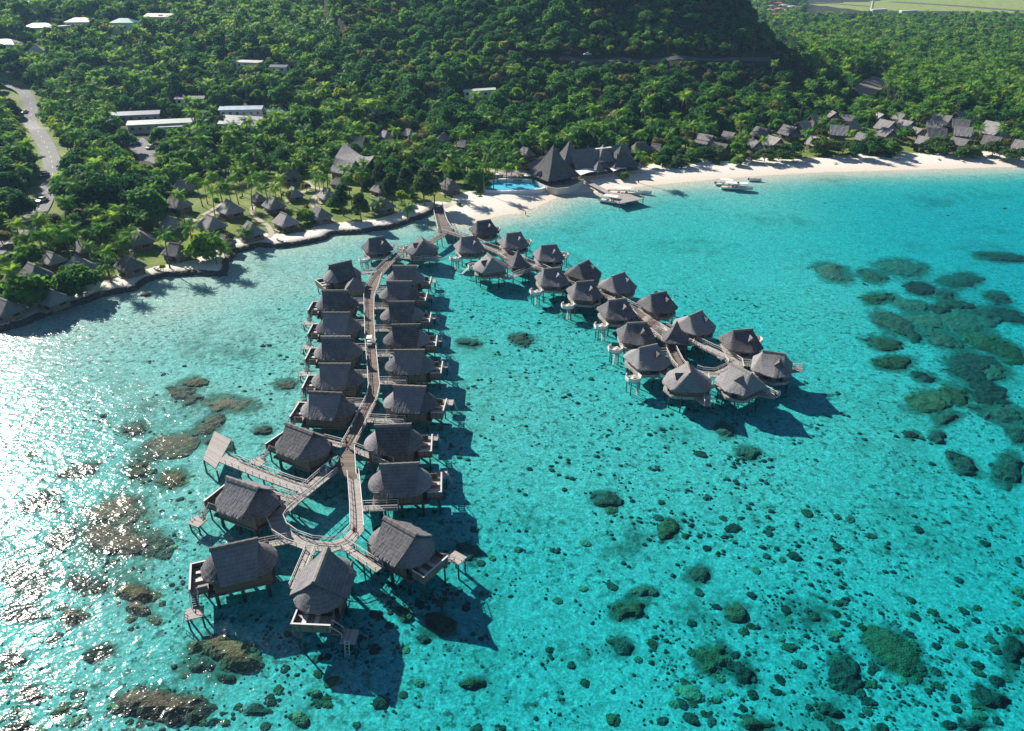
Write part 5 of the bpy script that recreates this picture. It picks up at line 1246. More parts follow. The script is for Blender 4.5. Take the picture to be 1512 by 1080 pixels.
# ------------------------------------------------------------------ jetty and boats
jt=thing('jetty','wooden jetty with a square head reaching out from the restaurant','jetty',(0,0,0))
jl=[at(x,y,1.4) for x,y in ((862,266),(880,275),(898,284),(908,289))]
m=MB(); ribbon(m,jl,2.4,1.4); part('deck',m,M['deck_pale'],jt); hd=[at(x,y,1.4) for x,y in ((898,284),(930,287),(950,294),(915,301),(903,294))]
m=MB(); slab(m,hd,1.2,1.404); part('platform',m,M['deck_pale'],jt); piles(jt,jl,5,2.2,1.3)
for p in hd: q=MB(); q.tube((p[0],p[1]+.2,-3),(p[0],p[1]+.2,1.9),.14,n=6); part('pile',q,M['pile'],jt)
def boat(px,py,L,W,ang,label,canopy=True,cat='boat',name='motor_boat'):
    X,Y=at(px,py,.4); t=thing(name,label,cat,(X,Y,.05),R(ang))
    sec=[]
    for k in range(9):
        s=k/8; x=-L/2+L*s; wd=W/2*(1 if s<.55 else max(.03,1-((s-.55)/.45)**2)); sh=.75+.35*s*s
        sec.append([(x,-wd,sh),(x,-wd*.82,.15),(x,0,-.25),(x,wd*.82,.15),(x,wd,sh)])
    b=MB(); b.grid(sec); b.quad(sec[0]); part('hull',b,M['white'],t)
    d=MB(); d.quad([(q[0][0],q[0][1]*.9,.45) for q in sec]+[(q[4][0],q[4][1]*.9,.45) for q in sec[::-1]]); part('deck',d,M['cream'],t)
    for x in (-L*.2,L*.05): m=MB(); m.box((x,0,.62),(.5,W*.75,.3)); part('bench',m,M['rail_dark'],t)
    if canopy:
        c=MB(); c.box((-L*.06,0,2.25),(L*.52,W*.92,.09)); part('canopy',c,M['canvas'],t)
        for x in (-L*.28,L*.16):
            for y in (-W*.4,W*.4): m=MB(); m.tube((x,y,.4),(x,y,2.25),.04,n=5); part('canopy_post',m,M['steel'],t)
    m=MB(); m.box((-L/2-.2,0,.7),(.4,.4,.9)); part('outboard_motor',m,M['car_dark'],t)
boat(904,297.5,10,3.0,-28,'white motor boat moored below the jetty head'); boat(922,285,11.5,3.8,-12,'large white canopied boat lying along the jetty head'); boat(953,284.5,4.6,1.4,-10,'small skiff anchored off the jetty by the beach',False,name='skiff')
boat(1074,273,9,2.8,-20,'white canopied boat, nearest the sand of the moored group'); boat(1083,277.5,9.5,3,-12,'long white canopied boat in the middle of the moored group'); boat(1097,278,7.5,2.6,-6,'white boat at the seaward end of the moored group'); boat(1115,266,5,1.4,2,'small outrigger canoe in the shallows beside the beach',False,name='canoe')
# ------------------------------------------------------------------ people
def person(X,Y,z,ang,shirt,legs,label,arms=.25,hgt=1.7):
    t=thing('person',label,'person',(X,Y,z),R(ang)); s=hgt/1.7
    V=[(0,0,.92),(0,0,1.12),(0,0,1.36),(0,.01,1.47),(0,.02,1.56),(0,.02,1.68),(.19,0,1.38),(.27,0,1.1),(.27+arms*.3,-.1,.86),(-.19,0,1.38),(-.27,0,1.1),(-.27-arms*.3,-.1,.86),(.1,0,.88),(.11,-.04,.48),(.11,.02,.07),(.11,-.14,.03),(-.1,0,.88),(-.11,.05,.48),(-.11,.1,.07),(-.11,-.06,.03)]
    E_=[(0,1),(1,2),(2,3),(3,4),(4,5),(2,6),(6,7),(7,8),(2,9),(9,10),(10,11),(0,12),(12,13),(13,14),(14,15),(0,16),(16,17),(17,18),(18,19)]
    r=[.14,.125,.15,.06,.085,.085,.06,.045,.035,.06,.045,.035,.095,.065,.045,.03,.095,.065,.045,.03]
    me=D.meshes.new('body'); me.from_pydata([tuple(c*s for c in v) for v in V],E_,[]); me.materials.append(M['skin'])
    o=link(D.objects.new('body',me),t); sk=o.modifiers.new('skin','SKIN'); 
    for i,v in enumerate(me.skin_vertices[0].data): v.radius=(r[i]*s,r[i]*s*.85); v.use_root=(i==0)
    o.modifiers.new('sub','SUBSURF').levels=1
    c=MB(); c.shell([[((.20+.02*k)*math.cos(a)*s,(.15+.01*k)*math.sin(a)*s,(1.42-.17*k)*s) for a in arc(0,2*PI,12)] for k in range(4)],.01); part('shirt',c,M[shirt],t)
    for q in (.1,-.1): c=MB(); c.tube((q*s,0,.92*s),(q*1.1*s,0,.5*s),.13*s,.10*s,n=9); part('trousers',c,M[legs],t)
    h=MB(); h.shell([[(.10*math.sin(e)*math.cos(a)*s,(.02+.11*math.sin(e)*math.sin(a))*s,(1.63+.13*math.cos(e))*s) for a in arc(0,2*PI,10)] for e in (.05,.5,1.,1.5)],.01); part('hair',h,M['hair'],t)
p=at(524,790,2.0); person(*p,2.0,40,'red','blue','person in red at the southeast corner of the deck ring'); p=at(513,661,2.0); person(*p,2.01,160,'red','white','person in red walking where the boardwalk widens'); p=at(545.5,505,2.0); person(*p,2.01,10,'white','blue','person in white on the straight boardwalk between the bungalow rows')
p=at(776,318,-.1); person(*p,-.35,60,'blue','blue','person in blue wading off the sandy point')
p=at(985,503,2.0); person(*p,2.01,100,'white','red','person in white beside the pointed pavilion at the fork')
# luggage cart on the straight boardwalk
X,Y=at(546.3,509,2.0); t=thing('golf_cart','small white roofed cart standing on the straight boardwalk','cart',(X,Y,2.0),R(92)); m=MB(); m.box((0,0,.55),(2.3,1.15,.4)); m.box((-.3,0,.9),(.5,1.05,.4)); part('body',m,M['white'],t); m=MB(); m.box((-.1,0,1.95),(1.7,1.2,.08)); part('roof',m,M['white'],t)
for x in (-.85,.7):
    for y in (-.5,.5): q=MB(); q.tube((x,y,.7),(x,y,1.92),.03,n=5); part('roof_post',q,M['steel'],t); q=MB(); q.tube((x*.95,y-.07,.24),(x*.95,y+.07,.24),.24,n=10); part('wheel',q,M['rubber'],t)
# ------------------------------------------------------------------ trees
M['leaf_deep']=m_leaf('deep_green_leaves',(.014,.075,.032),(.040,.150,.050),(.110,.27,.065),.48)
M['leaf_mid']=m_leaf('mid_green_leaves',(.036,.135,.042),(.090,.245,.058),(.20,.37,.08),.52)
M['leaf_dry']=m_leaf('brownish_leaves',(.08,.105,.05),(.17,.18,.075),(.28,.255,.115),.45)
M['leaf_lime']=m_leaf('lime_leaves',(.13,.27,.035),(.24,.38,.05),(.40,.45,.075),.55)
M['leaf_palm']=m_leaf('palm_leaves',(.042,.155,.036),(.105,.27,.052),(.27,.42,.08),.55,.6,.18)
M['leaf_needle']=m_leaf('ironwood_needles',(.032,.09,.05),(.07,.145,.065),(.13,.205,.085),.45)
M['flower_red']=simple('red_flowers',(.5,.04,.03),.7,.2)
def quads_mesh(name,C,Nn,S,mat,asp=1.5,rs=None):
    """leaf sprays: small quads at C facing Nn, size S"""
    n=len(C); U=np.cross(Nn,rs.normal(size=(n,3))); U/=np.linalg.norm(U,axis=1)[:,None]+1e-9
    W=np.cross(Nn,U); a=U*(S*asp*.5)[:,None]; b=W*(S*.5)[:,None]
    sag=Nn*(S*.16)[:,None]
    V=np.stack([C-a-sag,C-b*1.0,C+a-sag,C+b],1).reshape(-1,3)
    me=D.meshes.new(name); me.vertices.add(4*n); me.vertices.foreach_set('co',V.astype(np.float32).ravel())
    me.loops.add(4*n); me.loops.foreach_set('vertex_index',np.arange(4*n,dtype=np.int32))
    me.polygons.add(n); me.polygons.foreach_set('loop_start',np.arange(0,4*n,4,dtype=np.int32)); me.materials.append(mat); me.update(calc_edges=True)
    return me
def crown_pts(seed,Rx,Hc,base,nl,npl,leaf,flat=1.,lobe=.40,inner=.25):
    rs=np.random.RandomState(seed); C=[];N_=[]
    for k in range(nl):
        a=rs.rand()*6.283; u=rs.rand()**.55; e=rs.rand()
        lx,ly=math.cos(a)*u*Rx*.72,math.sin(a)*u*Rx*.72
        lz=base+Hc*(.18+.62*(1-u*u)*(.6+.4*e)+.10*e)
        r=Rx*lobe*(.7+.6*rs.rand())
        d=rs.normal(size=(npl,3)); d[:,2]=np.abs(d[:,2])*1.1-.35; d/=np.linalg.norm(d,axis=1)[:,None]
        rr=r*(1-inner*rs.rand(npl)**2)*(1+.16*rs.normal(size=npl))
        p=d*rr[:,None]*np.array([1,1,.78*flat])+np.array([lx,ly,lz])
        n=d*.8+rs.normal(size=(npl,3))*.55+np.array([0,0,.35]); n/=np.linalg.norm(n,axis=1)[:,None]
        C.append(p);N_.append(n)
    C=np.vstack(C);N_=np.vstack(N_); S=leaf*(.65+.7*rs.rand(len(C)))
    return C,N_,S,rs
def limb_trunk(seed,h,r,spread,n=4,mat='bark',name='trunk'):
    rs=random.Random(seed); mb=MB(); top=(rs.uniform(-.3,.3),rs.uniform(-.3,.3),h*.55); mb.tube((0,0,-.6),top,r,r*.7,n=8,caps=False)
    for k in range(n):
        a=6.28*k/n+rs.uniform(-.4,.4); m1=(top[0]+math.cos(a)*spread*.45,top[1]+math.sin(a)*spread*.45,h*.8); mb.tube(top,m1,r*.6,r*.35,n=6,caps=False)
        mb.tube(m1,(top[0]+math.cos(a)*spread*.9,top[1]+math.sin(a)*spread*.9,h*(1.05+.15*rs.random())),r*.35,r*.12,n=5,caps=False)
    return mb.mesh(name,M[mat])
def palm_meshes(seed,h,nf=22,fl=3.5,lean=.9):
    rs=random.Random(seed); mb=MB(); la=rs.uniform(0,6.28); P=[]
    for k in range(8):
        t=k/7; P.append(Vector((math.cos(la)*lean*t*t,math.sin(la)*lean*t*t,-.5+(h+.5)*t)))
    for k in range(7): mb.tube(P[k],P[k+1],.20-.012*k+(.10 if k==0 else 0),.20-.012*(k+1),n=7,caps=False)
    trunk=mb.mesh('trunk',M['palm_bark']); top=P[-1]; V=[];Fq=[]
    for f in range(nf):
        a=6.283*f/nf*2.618+rs.uniform(-.25,.25); q=f/nf; el=R(66-92*q+rs.uniform(-12,12)); L=fl*(.9+.36*rs.random()); dr=.55+.75*rs.random()
        prev=None; ns=11; d=Vector((math.cos(a),math.sin(a),0)); sd_=Vector((-math.sin(a),math.cos(a),0)); p=top.copy(); ang=el
        for s in range(ns):
            t=s/(ns-1); dirv=d*math.cos(ang)+Vector((0,0,1))*math.sin(ang); up=Vector((0,0,1))*math.cos(ang)-d*math.sin(ang)
            if s>0:
                w=L*.235*math.sin(PI*min(1,.12+.88*t)**.8)*(.85+.3*rs.random())+.05; step=L/ns
                for sg in (-1,1):
                    tip=p+sd_*(sg*w)+dirv*(step*.9)-up*(w*(.35+.35*rs.random()))
                    b0=len(V); V.extend([p-dirv*(step*.45),p+dirv*(step*.45),tip+dirv*(step*.16),tip-dirv*(step*.16)]); Fq.append((b0,b0+1,b0+2,b0+3))
                b0=len(V); V.extend([pp-sd_*.04,pp+sd_*.04,p+sd_*.035,p-sd_*.035]); Fq.append((b0,b0+1,b0+2,b0+3))
            pp=p.copy(); p=p+dirv*(L/ns); ang-=dr/ns*(1.+1.1*t)
    me=D.meshes.new('crown'); me.from_pydata([tuple(v) for v in V],[],Fq); me.materials.append(M['leaf_palm']); me.update()
    return trunk,me
PALMS=[palm_meshes(s,h,nf,fl,ln) for s,h,nf,fl,ln in ((1,9.,17,3.6,.7),(2,10.5,19,3.7,1.5),(3,8.,16,3.4,.4),(4,11.5,18,3.6,2.2),(5,4.2,18,3.4,.3))]
PH=[9.,10.5,8.,11.5,4.2]
def bl(seed,Rx,Hc,base,nl,npl,leaf,mat,tr=.22,flat=1.,lobe=.40):
    C,N_,S,rs=crown_pts(seed,Rx,Hc,base,nl,npl,leaf,flat,lobe)
    return limb_trunk(seed,base+Hc*.35,tr,Rx*.55),quads_mesh('crown',C,N_,S,M[mat],1.5,rs)
BROAD=[bl(11,4.2,4.6,2.4,13,150,.62,'leaf_deep'),bl(12,3.8,5.4,2.6,12,150,.58,'leaf_mid'),bl(13,4.6,4.2,2.2,15,140,.62,'leaf_deep'),bl(14,3.4,3.6,1.8,10,140,.58,'leaf_mid'),
       bl(15,3.6,3.4,1.6,11,140,.56,'leaf_dry'),bl(16,3.2,3.8,1.8,10,140,.55,'leaf_lime'),
       bl(17,8.2,5.2,4.4,34,170,.66,'leaf_deep',.5,.8,.30),                                   # 6 wide umbrella crown
       bl(18,4.6,4.6,1.4,20,170,.70,'leaf_mid',.3,1.,.36),                                    # 7 round shore tree
       bl(19,3.3,10.,3.0,26,120,.50,'leaf_needle',.3,1.,.42),                                 # 8 ironwood
       bl(20,5.6,7.0,1.6,26,190,.55,'leaf_deep',.4,1.,.34),                                   # 9 dense dark dome
       bl(21,4.6,3.0,2.2,14,130,.50,'leaf_needle',.22,.8,.30)]                                # 10 low spreading beach tree
BKIND=['broad dark green tree','tall mid green tree','broad dark green tree','small mid green tree','brownish bushy tree','bright lime green tree','wide umbrella-crowned tree','round bright shore tree','tall feathery ironwood tree','dense dark domed tree','low spreading beach tree']
BR=[4.2,3.8,4.6,3.4,3.6,3.2,8.2,4.6,3.3,5.6,4.6]; BH=[7,8,6.4,5.4,5,5.6,9.6,6,13,8.6,5.2]
SHRUB=[]
for s,mt in ((31,'leaf_deep'),(32,'leaf_mid'),(33,'leaf_dry'),(34,'leaf_mid')):
    C,N_,S,rs_=crown_pts(s,1.7,1.5,.1,6,70,.46); SHRUB.append(quads_mesh('foliage',C,N_,S,M[mt],1.5,rs_))
T=[]     # every tree: kind ('p'/'b'), prototype, x, y, z, scale, turn, hand-placed?
def put(kind,i,X,Y,s,hand,zs=None): T.append((kind,i,X,Y,gz(X,Y) if zs is None else zs,s,random.uniform(0,6.28),hand))
random.seed(5)
# ---- palms and trees read off the photo one by one (px of the crown)
PP=[(36,365),(13,399),(131,361),(151,371),(178,357),(159,335),(58,346),(69,343),(156,390),(177,353),(239,347),(279,336),(312,351),(166,318),(263,286),(330,230),(351,251),(389,258),(411,262),(462,251),(479,239),(531,255),(337,273),(325,277),(405,275),(474,264),(470,262),(531,251),(482,223),(484,197),(539,215),(555,204),(585,193),(595,212),(609,201),(596,226),(630,188),(655,226),(674,196),(674,226),(690,190),(697,217),(565,234),
 (701,237),(713,210),(742,212),(790,189),(774,201),(806,210),(822,207),(838,201),(854,191),(883,184),(833,182),(947,196),(920,207),(949,234),(765,241),(701,257),(747,246),(1044,177),(1052,184),(1082.5,159),(1087,172),(1098,180),(1106,172),(1162,158),(1089,207),(1098,201),(1207.6,153),(1225,147),(1217,178),(1243,155),(1250.5,196),(1267,170),(1284,167),(1259,161),(1316,167),(1287,196),
 (955,160),(1008,182),(985,195),(968,178),(1000,170),(930,190),(905,190),(870,180),(800,155),(720,175),(760,180),(640,205),(620,215),(505,215),(450,225),(430,215),(410,205),(380,225),(360,215),(340,205),(300,240),(320,255),(290,225),(270,245),(375,245),(395,235),(440,238),(460,222),(350,235),(305,225),(420,245),(365,265),(345,262),(385,278),(300,270),(310,285),(290,262),(500,250),(515,262),(545,240),(575,215),(640,240),(655,246),(720,225),(735,232),(685,240),(690,228),(755,228),(715,245),(728,240),(210,275),(190,345),(95,345),(110,335),(140,340),(30,350),(5,380),(20,330),(205,320),(1140,165),(1130,155),(1172,140),(1185,150),(1340,165),(1352,158),(1366,160),(1400,155),(1420,150),(1440,160),(1450,168),(1465,155),(1490,165),(1500,178),(1445,190),(1395,165),(1330,195),(1480,190),(1440,205),(1350,172),(1375,150),(1290,150),(1275,150),(1300,160),(1310,150),(1500,195),(1130,205),(1015,190),(1030,185)]
for j,(x,y) in enumerate(PP):
    i=random.choice((0,0,1,1,2,3)) if y<340 else random.choice((0,1,2)); s=random.uniform(.8,1.08)
    if (x,y) in ((156,390),(361,341),(1089,207),(1098,201),(765,241),(701,257)): i=4; s=1.1
    X,Y,g=ground_at(x,y,PH[i]*s)
    if sdz(X,Y)<1.0: Y+=5
    if (x>1000 and sdz(X,Y)<15) or sdz(X,Y)<.6 or min(math.hypot(X-q.x,Y-q.y) for q in rq)<6: continue
    put('p',i,X,Y,s,True)
for x,y in ((361,341),(1093,205),(600,305),(560,300),(330,366)): X,Y,g=ground_at(x,y,4.2); put('p',4,X,Y,1.,True)
for b,x,y,s in ((7,38,428,1.25),(7,99,424,1.2),(7,303,362,1.15),(9,215,300,1.35),(6,128,286,1.45),(9,165,318,.95),(9,110,330,.8),(8,577,272,1.0),(8,625,268,1.1),(8,504,287,.95),(8,531,300,.8),(8,640,275,.9),(8,600,262,.9),(8,560,255,.8),(5,592,290,.8),(7,493,300,.6),(5,430,287,.7),(7,452,318,.7),(4,452,276,.6),
  (10,1060,222,1.05),(10,1027,218,1.),(10,1152,222,1.25),(10,1172,230,.8),(10,1219,214,1.5),(10,1240,216,1.),(10,1291,211,1.25),(10,1317,212,1.2),(10,1388,211,1.3),(10,1372,215,.9),(10,1468,218,1.2),(10,1509,226,1.),(7,1089,237,.55),(7,1419,226,.6),(10,1002,236,.9),(10,1130,228,1.),(7,1206,222,.6),(10,1430,222,1.),(7,1440,226,.6),(10,1490,228,1.),(10,1110,232,.7),(10,1010,224,.9),(10,1265,216,.9),(10,1450,220,.8),(7,921,259,.45),(5,955,238,.8),(5,970,232,.9),(7,985,226,.9),(5,940,222,.7),
  (9,700,262,.8),(7,712,268,.7),(5,722,258,.6),(9,672,258,.7),(9,235,200,.9),(9,262,215,1.),(9,246,222,.9),(9,175,250,.8),(9,330,180,.8),(7,302,172,1.),(5,480,165,1.2),(5,448,172,1.1),(7,495,190,1.1),(7,430,190,.9),(5,505,180,1.),(9,255,235,.8),(5,902,73,.9),(5,937,73,.95),(9,10,270,1.),(9,30,230,1.),(7,12,215,1.),(9,25,300,.9),(4,0,350,.8),(9,15,160,.9),(7,345,375,.5),(5,290,352,.6),(7,328,344,.4),(5,240,395,.35),(4,470,310,.5)):
    X,Y,g=ground_at(x,y,BH[b]*s*.6)
    if sdz(X,Y)<1.2: Y+=4
    if sdz(X,Y)<.6: continue
    put('b',b,X,Y,s,True)
# ---- the woods: filled in over the ground, leaving open what the photo shows open
def blocked(X,Y,z,h,r,low=0.0):
    for cx,cy,cr in CLEAR:
        if (X-cx)**2+(Y-cy)**2<(cr+r*.55)**2: return True
    px,pb,d=proj(X,Y,z+h*.15); _,pt,_2=proj(X,Y,z+h); k=FPX/d*r*.75
    for x0,y0,x1,y1,dd in KEEP:
        if d<dd-.5 and px+k>x0 and px-k<x1 and pb>y0 and pt<y1: return True
    return False
GPOLY=[poly_w(p,1.7) for p in ([(190,440),(165,400),(190,350),(225,325),(280,270),(330,262),(420,262),(470,255),(560,285),(640,262),(690,258),(720,262),(690,300),(640,315),(560,345),(400,380),(330,420)],)]
occ={}
def far_enough(X,Y,r):
    c=6.; i,j=int(X//c),int(Y//c)
    for a in range(i-2,i+3):
        for b in range(j-2,j+3):
            for (x,y,q) in occ.get((a,b),()):
                if (x-X)**2+(y-Y)**2<(.5*(r+q))**2: return False
    return True
def occupy(X,Y,r): occ.setdefault((int(X//6.),int(Y//6.)),[]).append((X,Y,r))
for k,i,X,Y,z,s,_,_h in T: occupy(X,Y,(2.6 if k=='p' else BR[i]*s))
rs=random.Random(21); added=0
def px0(X,Y): return proj(X,Y,2.)[0]
def region(px,py,X,Y):
    """what grows here: (share of palms, palm size, tree size, mixture, tree spacing factor)"""
    if Y>700 and X>120: return (.35,.95,.85,(0,1,2,3,0,2,4),1.)
    if px>1180 and py<165: return (.6,1.02,.9,(0,2,1,3,0,9),.95)
    if px>930 and Y<400: return (.12,1.0,.9,(0,2,0,2,1,9,4),.95)
    if 600<px<1180 and py<70: return (.0,.8,.95,(0,1,2,3,4,0,2,1,9,6),.92)
    if px>1000 and 70<py<150: return (.03,.8,.85,(4,4,0,2,3,4),.95)
    if 500<px<1000 and py<120: return (.03,.8,.85,(4,0,1,2,3,4,1,9,5),.92)
    if px<500 and py<150: return (.24,1.0,.95,(0,1,2,0,3,4,9,6),.92)
    if px<220 and py>330: return (.5,.95,.75,(0,1,3,5,4,3),1.05)
    if px<60: return (.2,.9,.9,(0,1,2,3,5),.9)
    return ((.05 if px>560 else .25),1.05,1.,((0,2,0,2,1,9,4) if px>560 else (0,1,2,1,3,5,9)),.92)
def fill(tries,x0,x1,y0,y1,cull):
    global added
    for _ in range(tries):
        X,Y=rs.uniform(x0,x1),rs.uniform(y0,y1)
        if abs(X)>.74*Y+40: continue
        if sdz(X,Y)<(7 if px0(X,Y)<200 else 16): continue
        z=gz(X,Y); px,py,d=proj(X,Y,z)
        if py<-70 or px<-120 or px>1630: continue
        pp,ps,bs,mix,sp=region(px,py,X,Y)
        P1=np.array([[X,Y]])
        if Y<330 and inside(P1,GPOLY[0])[0]: continue
        if 930<px and Y<372 and 150<py and rs.random()<.6: continue
        # the brush before the upper road stays low
        low=1.
        if 690<px<1175 and Y<452:
            dr=min(math.hypot(X-q.x,Y-q.y) for q in hq[::3]); low=min(1.,.22+dr/34.)
        if rs.random()<pp: k,i,s='p',rs.choice((0,1,2,3)),ps*rs.uniform(.85,1.3); r=2.5*s; h=PH[i]*s
        else: k,i,s='b',rs.choice(mix),bs*rs.uniform(.6,1.1)*(1.5 if rs.random()<.22 else 1.)*low; r=BR[i]*s*.82; h=BH[i]*s
        if cull: s*=1.12; r*=1.25
        if not far_enough(X,Y,r*2*sp*.62): continue
        if blocked(X,Y,z,h,r): continue
        put(k,i,X,Y,s,False); occupy(X,Y,r*2*sp*.62); added+=1
fill(30000,-340,420,165,560,False)
fill(9000,-520,-60,480,720,False); fill(2600,-60,230,470,640,False)
fill(30000,120,1250,480,1650,True)
# ---- what the photo shows largest stands as trees of their own, the far wood as one mass
def seen_size(t):
    k,i,X,Y,z,s,_,h=t; px,py,d=proj(X,Y,z+4*s); w=(2.8 if k=='p' else BR[i])*s*FPX/d
    vis=(-10<px<1522) and (-10<py<1085)
    return (1e6 if h and vis else 0)+(w if vis else w*.02)
LM2=[(x,y,p if p.startswith(('the ','a ')) else 'the '+p) for x,y,p in LM]
for (x,y,z),p in ((ROAD_PX[2],'the top of the winding road'),(ROAD_PX[5],'the upper bend of the winding road'),(ROAD_PX[8],'the middle bend of the winding road'),(ROAD_PX[10],'the lower bend of the winding road'),(ROAD_PX[12],'the foot of the winding road'),(HR[2],'the left end of the hillside road'),(HR[4],'the middle of the hillside road'),(HR[6],'the right end of the hillside road'),((1280,132,3),'the brown plaza')): LM2.append((*at(x,y,z),p))
for (x,y,p) in ((648,308,'the shore end of the boardwalk'),(1120,258,'the canoe on the beach'),(930,280,'the jetty'),(1254,235,'the lone beach boulder'),(150,437,'the sea wall curve'),(330,404,'the outer sea wall corner')): LM2.append((*at(x,y,0),p))
for (x,y,z,p) in ((600,150,8,'the wooded slope left of centre'),(700,150,9,'the wooded slope above the pool'),(820,150,9,'the wooded slope above the restaurant'),(930,150,9,'the wooded slope right of the restaurant'),(1050,140,9,'the wooded slope above the leftmost beach hut'),(1130,130,10,'the brown spur by the beach huts'),(560,100,20,'the upper wood left of centre'),(700,100,20,'the upper wood below the hillside road'),(1230,100,10,'the end of the brown spur'),(120,120,22,'the palm ridge above the winding road'),(220,100,25,'the ridge below the hilltop houses'),(330,120,18,'the dark hollow beside the pale shed'),(450,130,13,'the slope right of the pale shed'),(1400,130,3,'the palm plantation right of the plaza'),(1480,120,3,'the palm plantation at the frame edge'),(1340,120,3,'the palm plantation near the plaza')): LM2.append((*at(x,y,z),p))
LMA=np.array([(x,y) for x,y,_ in LM2])
def place_tree(t,lab,group):
    k,i,X,Y,z,s,a,h=t
    o=thing('coconut_palm' if k=='p' else 'broadleaf_tree',lab,'palm tree' if k=='p' else 'tree',(X,Y,z-.1),a,group,s)
    for nm,me in zip(('trunk','crown'),PALMS[i] if k=='p' else BROAD[i]): link(D.objects.new(nm,me),o)
REST={}
for kind in 'pb':
    L_=sorted([t for t in T if t[0]==kind],key=lambda t:-seen_size(t)); own,rest=L_[:295],L_[295:]
    by={}
    for t in own:
        dd=np.hypot(LMA[:,0]-t[2],LMA[:,1]-t[3]); j=int(dd.argmin()); kn=BKIND[t[1]] if kind=='b' else {0:'coconut palm',1:'tall coconut palm',2:'short coconut palm',3:'very tall leaning coconut palm',4:'stubby young palm'}[t[1]]
        by.setdefault((j,kn),[]).append((dd[j],t))
    for (j,kn),q in by.items():
        q.sort(key=lambda e:e[0]); ph=LM2[j][2]
        for n,(dst,t) in enumerate(q):
            if len(q)==1: lab=f"{kn} nearest to {ph}"
            elif n<24: lab=f"{kn}, {ORD[n]}{' nearest' if n else ''} to {ph}"
            else: lab=f"{kn} in the grove round {ph}"
            w=lab.split()
            if len(w)>16: lab=' '.join(w[:16])
            place_tree(t,lab,'coconut palms' if kind=='p' else 'broadleaf trees')
    REST[kind]=rest
# ---- masses
def mass(name,label,items,protos):
    """items: (proto, x,y,z, scale, turn); one object, its trees set out by geometry nodes"""
    col=D.collections.new(name+'_kinds')
    for n,me in enumerate(protos):
        o=D.objects.new(f'{name}_kind_{n:02d}',me); col.objects.link(o)
    me=D.meshes.new(name); V=np.array([(x,y,z) for _,x,y,z,_,_ in items],np.float32)
    me.vertices.add(len(V)); me.vertices.foreach_set('co',V.ravel())
    for nm,ty,k in (('kind','INT',0),('size','FLOAT',4),('turn','FLOAT',5)):
        a=me.attributes.new(nm,ty,'POINT'); a.data.foreach_set('value',[it[k] for it in items])
    me.update(); o=link(D.objects.new(name,me)); o['kind']='stuff'; o['label']=label
    g=D.node_groups.new(name,'GeometryNodeTree'); g.interface.new_socket('Geometry',in_out='INPUT',socket_type='NodeSocketGeometry'); g.interface.new_socket('Geometry',in_out='OUTPUT',socket_type='NodeSocketGeometry')
    N_=g.nodes; gi=N_.new('NodeGroupInput'); go=N_.new('NodeGroupOutput'); ip=N_.new('GeometryNodeInstanceOnPoints'); ci=N_.new('GeometryNodeCollectionInfo')
    ci.inputs['Collection'].default_value=col; ci.inputs['Separate Children'].default_value=True; ci.inputs['Reset Children'].default_value=True
    def attr(nm,ty): a=N_.new('GeometryNodeInputNamedAttribute'); a.data_type=ty; a.inputs['Name'].default_value=nm; return a.outputs['Attribute']
    l=g.links.new; l(gi.outputs[0],ip.inputs['Points']); l(ci.outputs[0],ip.inputs['Instance']); ip.inputs['Pick Instance'].default_value=True
    l(attr('kind','INT'),ip.inputs['Instance Index']); l(attr('size','FLOAT'),ip.inputs['Scale'])
    cx=N_.new('ShaderNodeCombineXYZ'); l(attr('turn','FLOAT'),cx.inputs['Z']); l(cx.outputs[0],ip.inputs['Rotation']); l(ip.outputs[0],go.inputs[0])
    m=o.modifiers.new('planting','NODES'); m.node_group=g
    return o
def joined(tr,cr,name):
    bm=bmesh.new(); bm.from_mesh(tr); n=len(bm.faces); bm.from_mesh(cr)
    bm.faces.ensure_lookup_table()
    for f in bm.faces[n:]: f.material_index=1
    me=D.meshes.new(name); bm.to_mesh(me); bm.free(); me.materials.append(tr.materials[0]); me.materials.append(cr.materials[0]); return me
PJ=[joined(*p,'palm') for p in PALMS]; BJ=[joined(*b,'tree') for b in BROAD]
mass('palm_wood','coconut palms of the plain and slopes, too many to tell apart',[(i,X,Y,z-.1,s,a) for k,i,X,Y,z,s,a,h in REST['p']],PJ)
mass('forest','broadleaf trees covering the hillsides and the far plain',[(i,X,Y,z-.1,s,a) for k,i,X,Y,z,s,a,h in REST['b']],BJ)
un=[]
for _ in range(26000):
    X,Y=rs.uniform(-420,460),rs.uniform(170,600)
    if abs(X)>.74*Y+30 or sdz(X,Y)<(6 if px0(X,Y)<200 else 15): continue
    z=gz(X,Y); px,py,d=proj(X,Y,z)
    if py<-40: continue
    P1=np.array([[X,Y]]); gd=Y<330 and inside(P1,GPOLY[0])[0]
    if gd or (px>930 and Y<372 and rs.random()<.75): continue
    s=rs.uniform(.5,1.3)
    if blocked(X,Y,z,1.6*s,1.2*s): continue
    un.append((rs.randrange(4),X,Y,z,s,rs.uniform(0,6.28)))
# garden bushes
for _ in range(420):
    x,y=rs.uniform(-20,720),rs.uniform(255,470); X,Y,g=ground_at(x,y,.4)
    if not inside(np.array([[X,Y]]),GPOLY[0])[0] or sdz(X,Y)<7: continue
    s=rs.uniform(.35,.85)
    if any((X-cx)**2+(Y-cy)**2<(cr*.8+.5)**2 for cx,cy,cr in CLEAR): continue
    if vnoise(np.array([[X,Y]]),12,31)[0]<.55: continue
    un.append((rs.randrange(4),X,Y,g,s,rs.uniform(0,6.28)))
mass('undergrowth','low bushes and undergrowth between the trees',un,SHRUB)
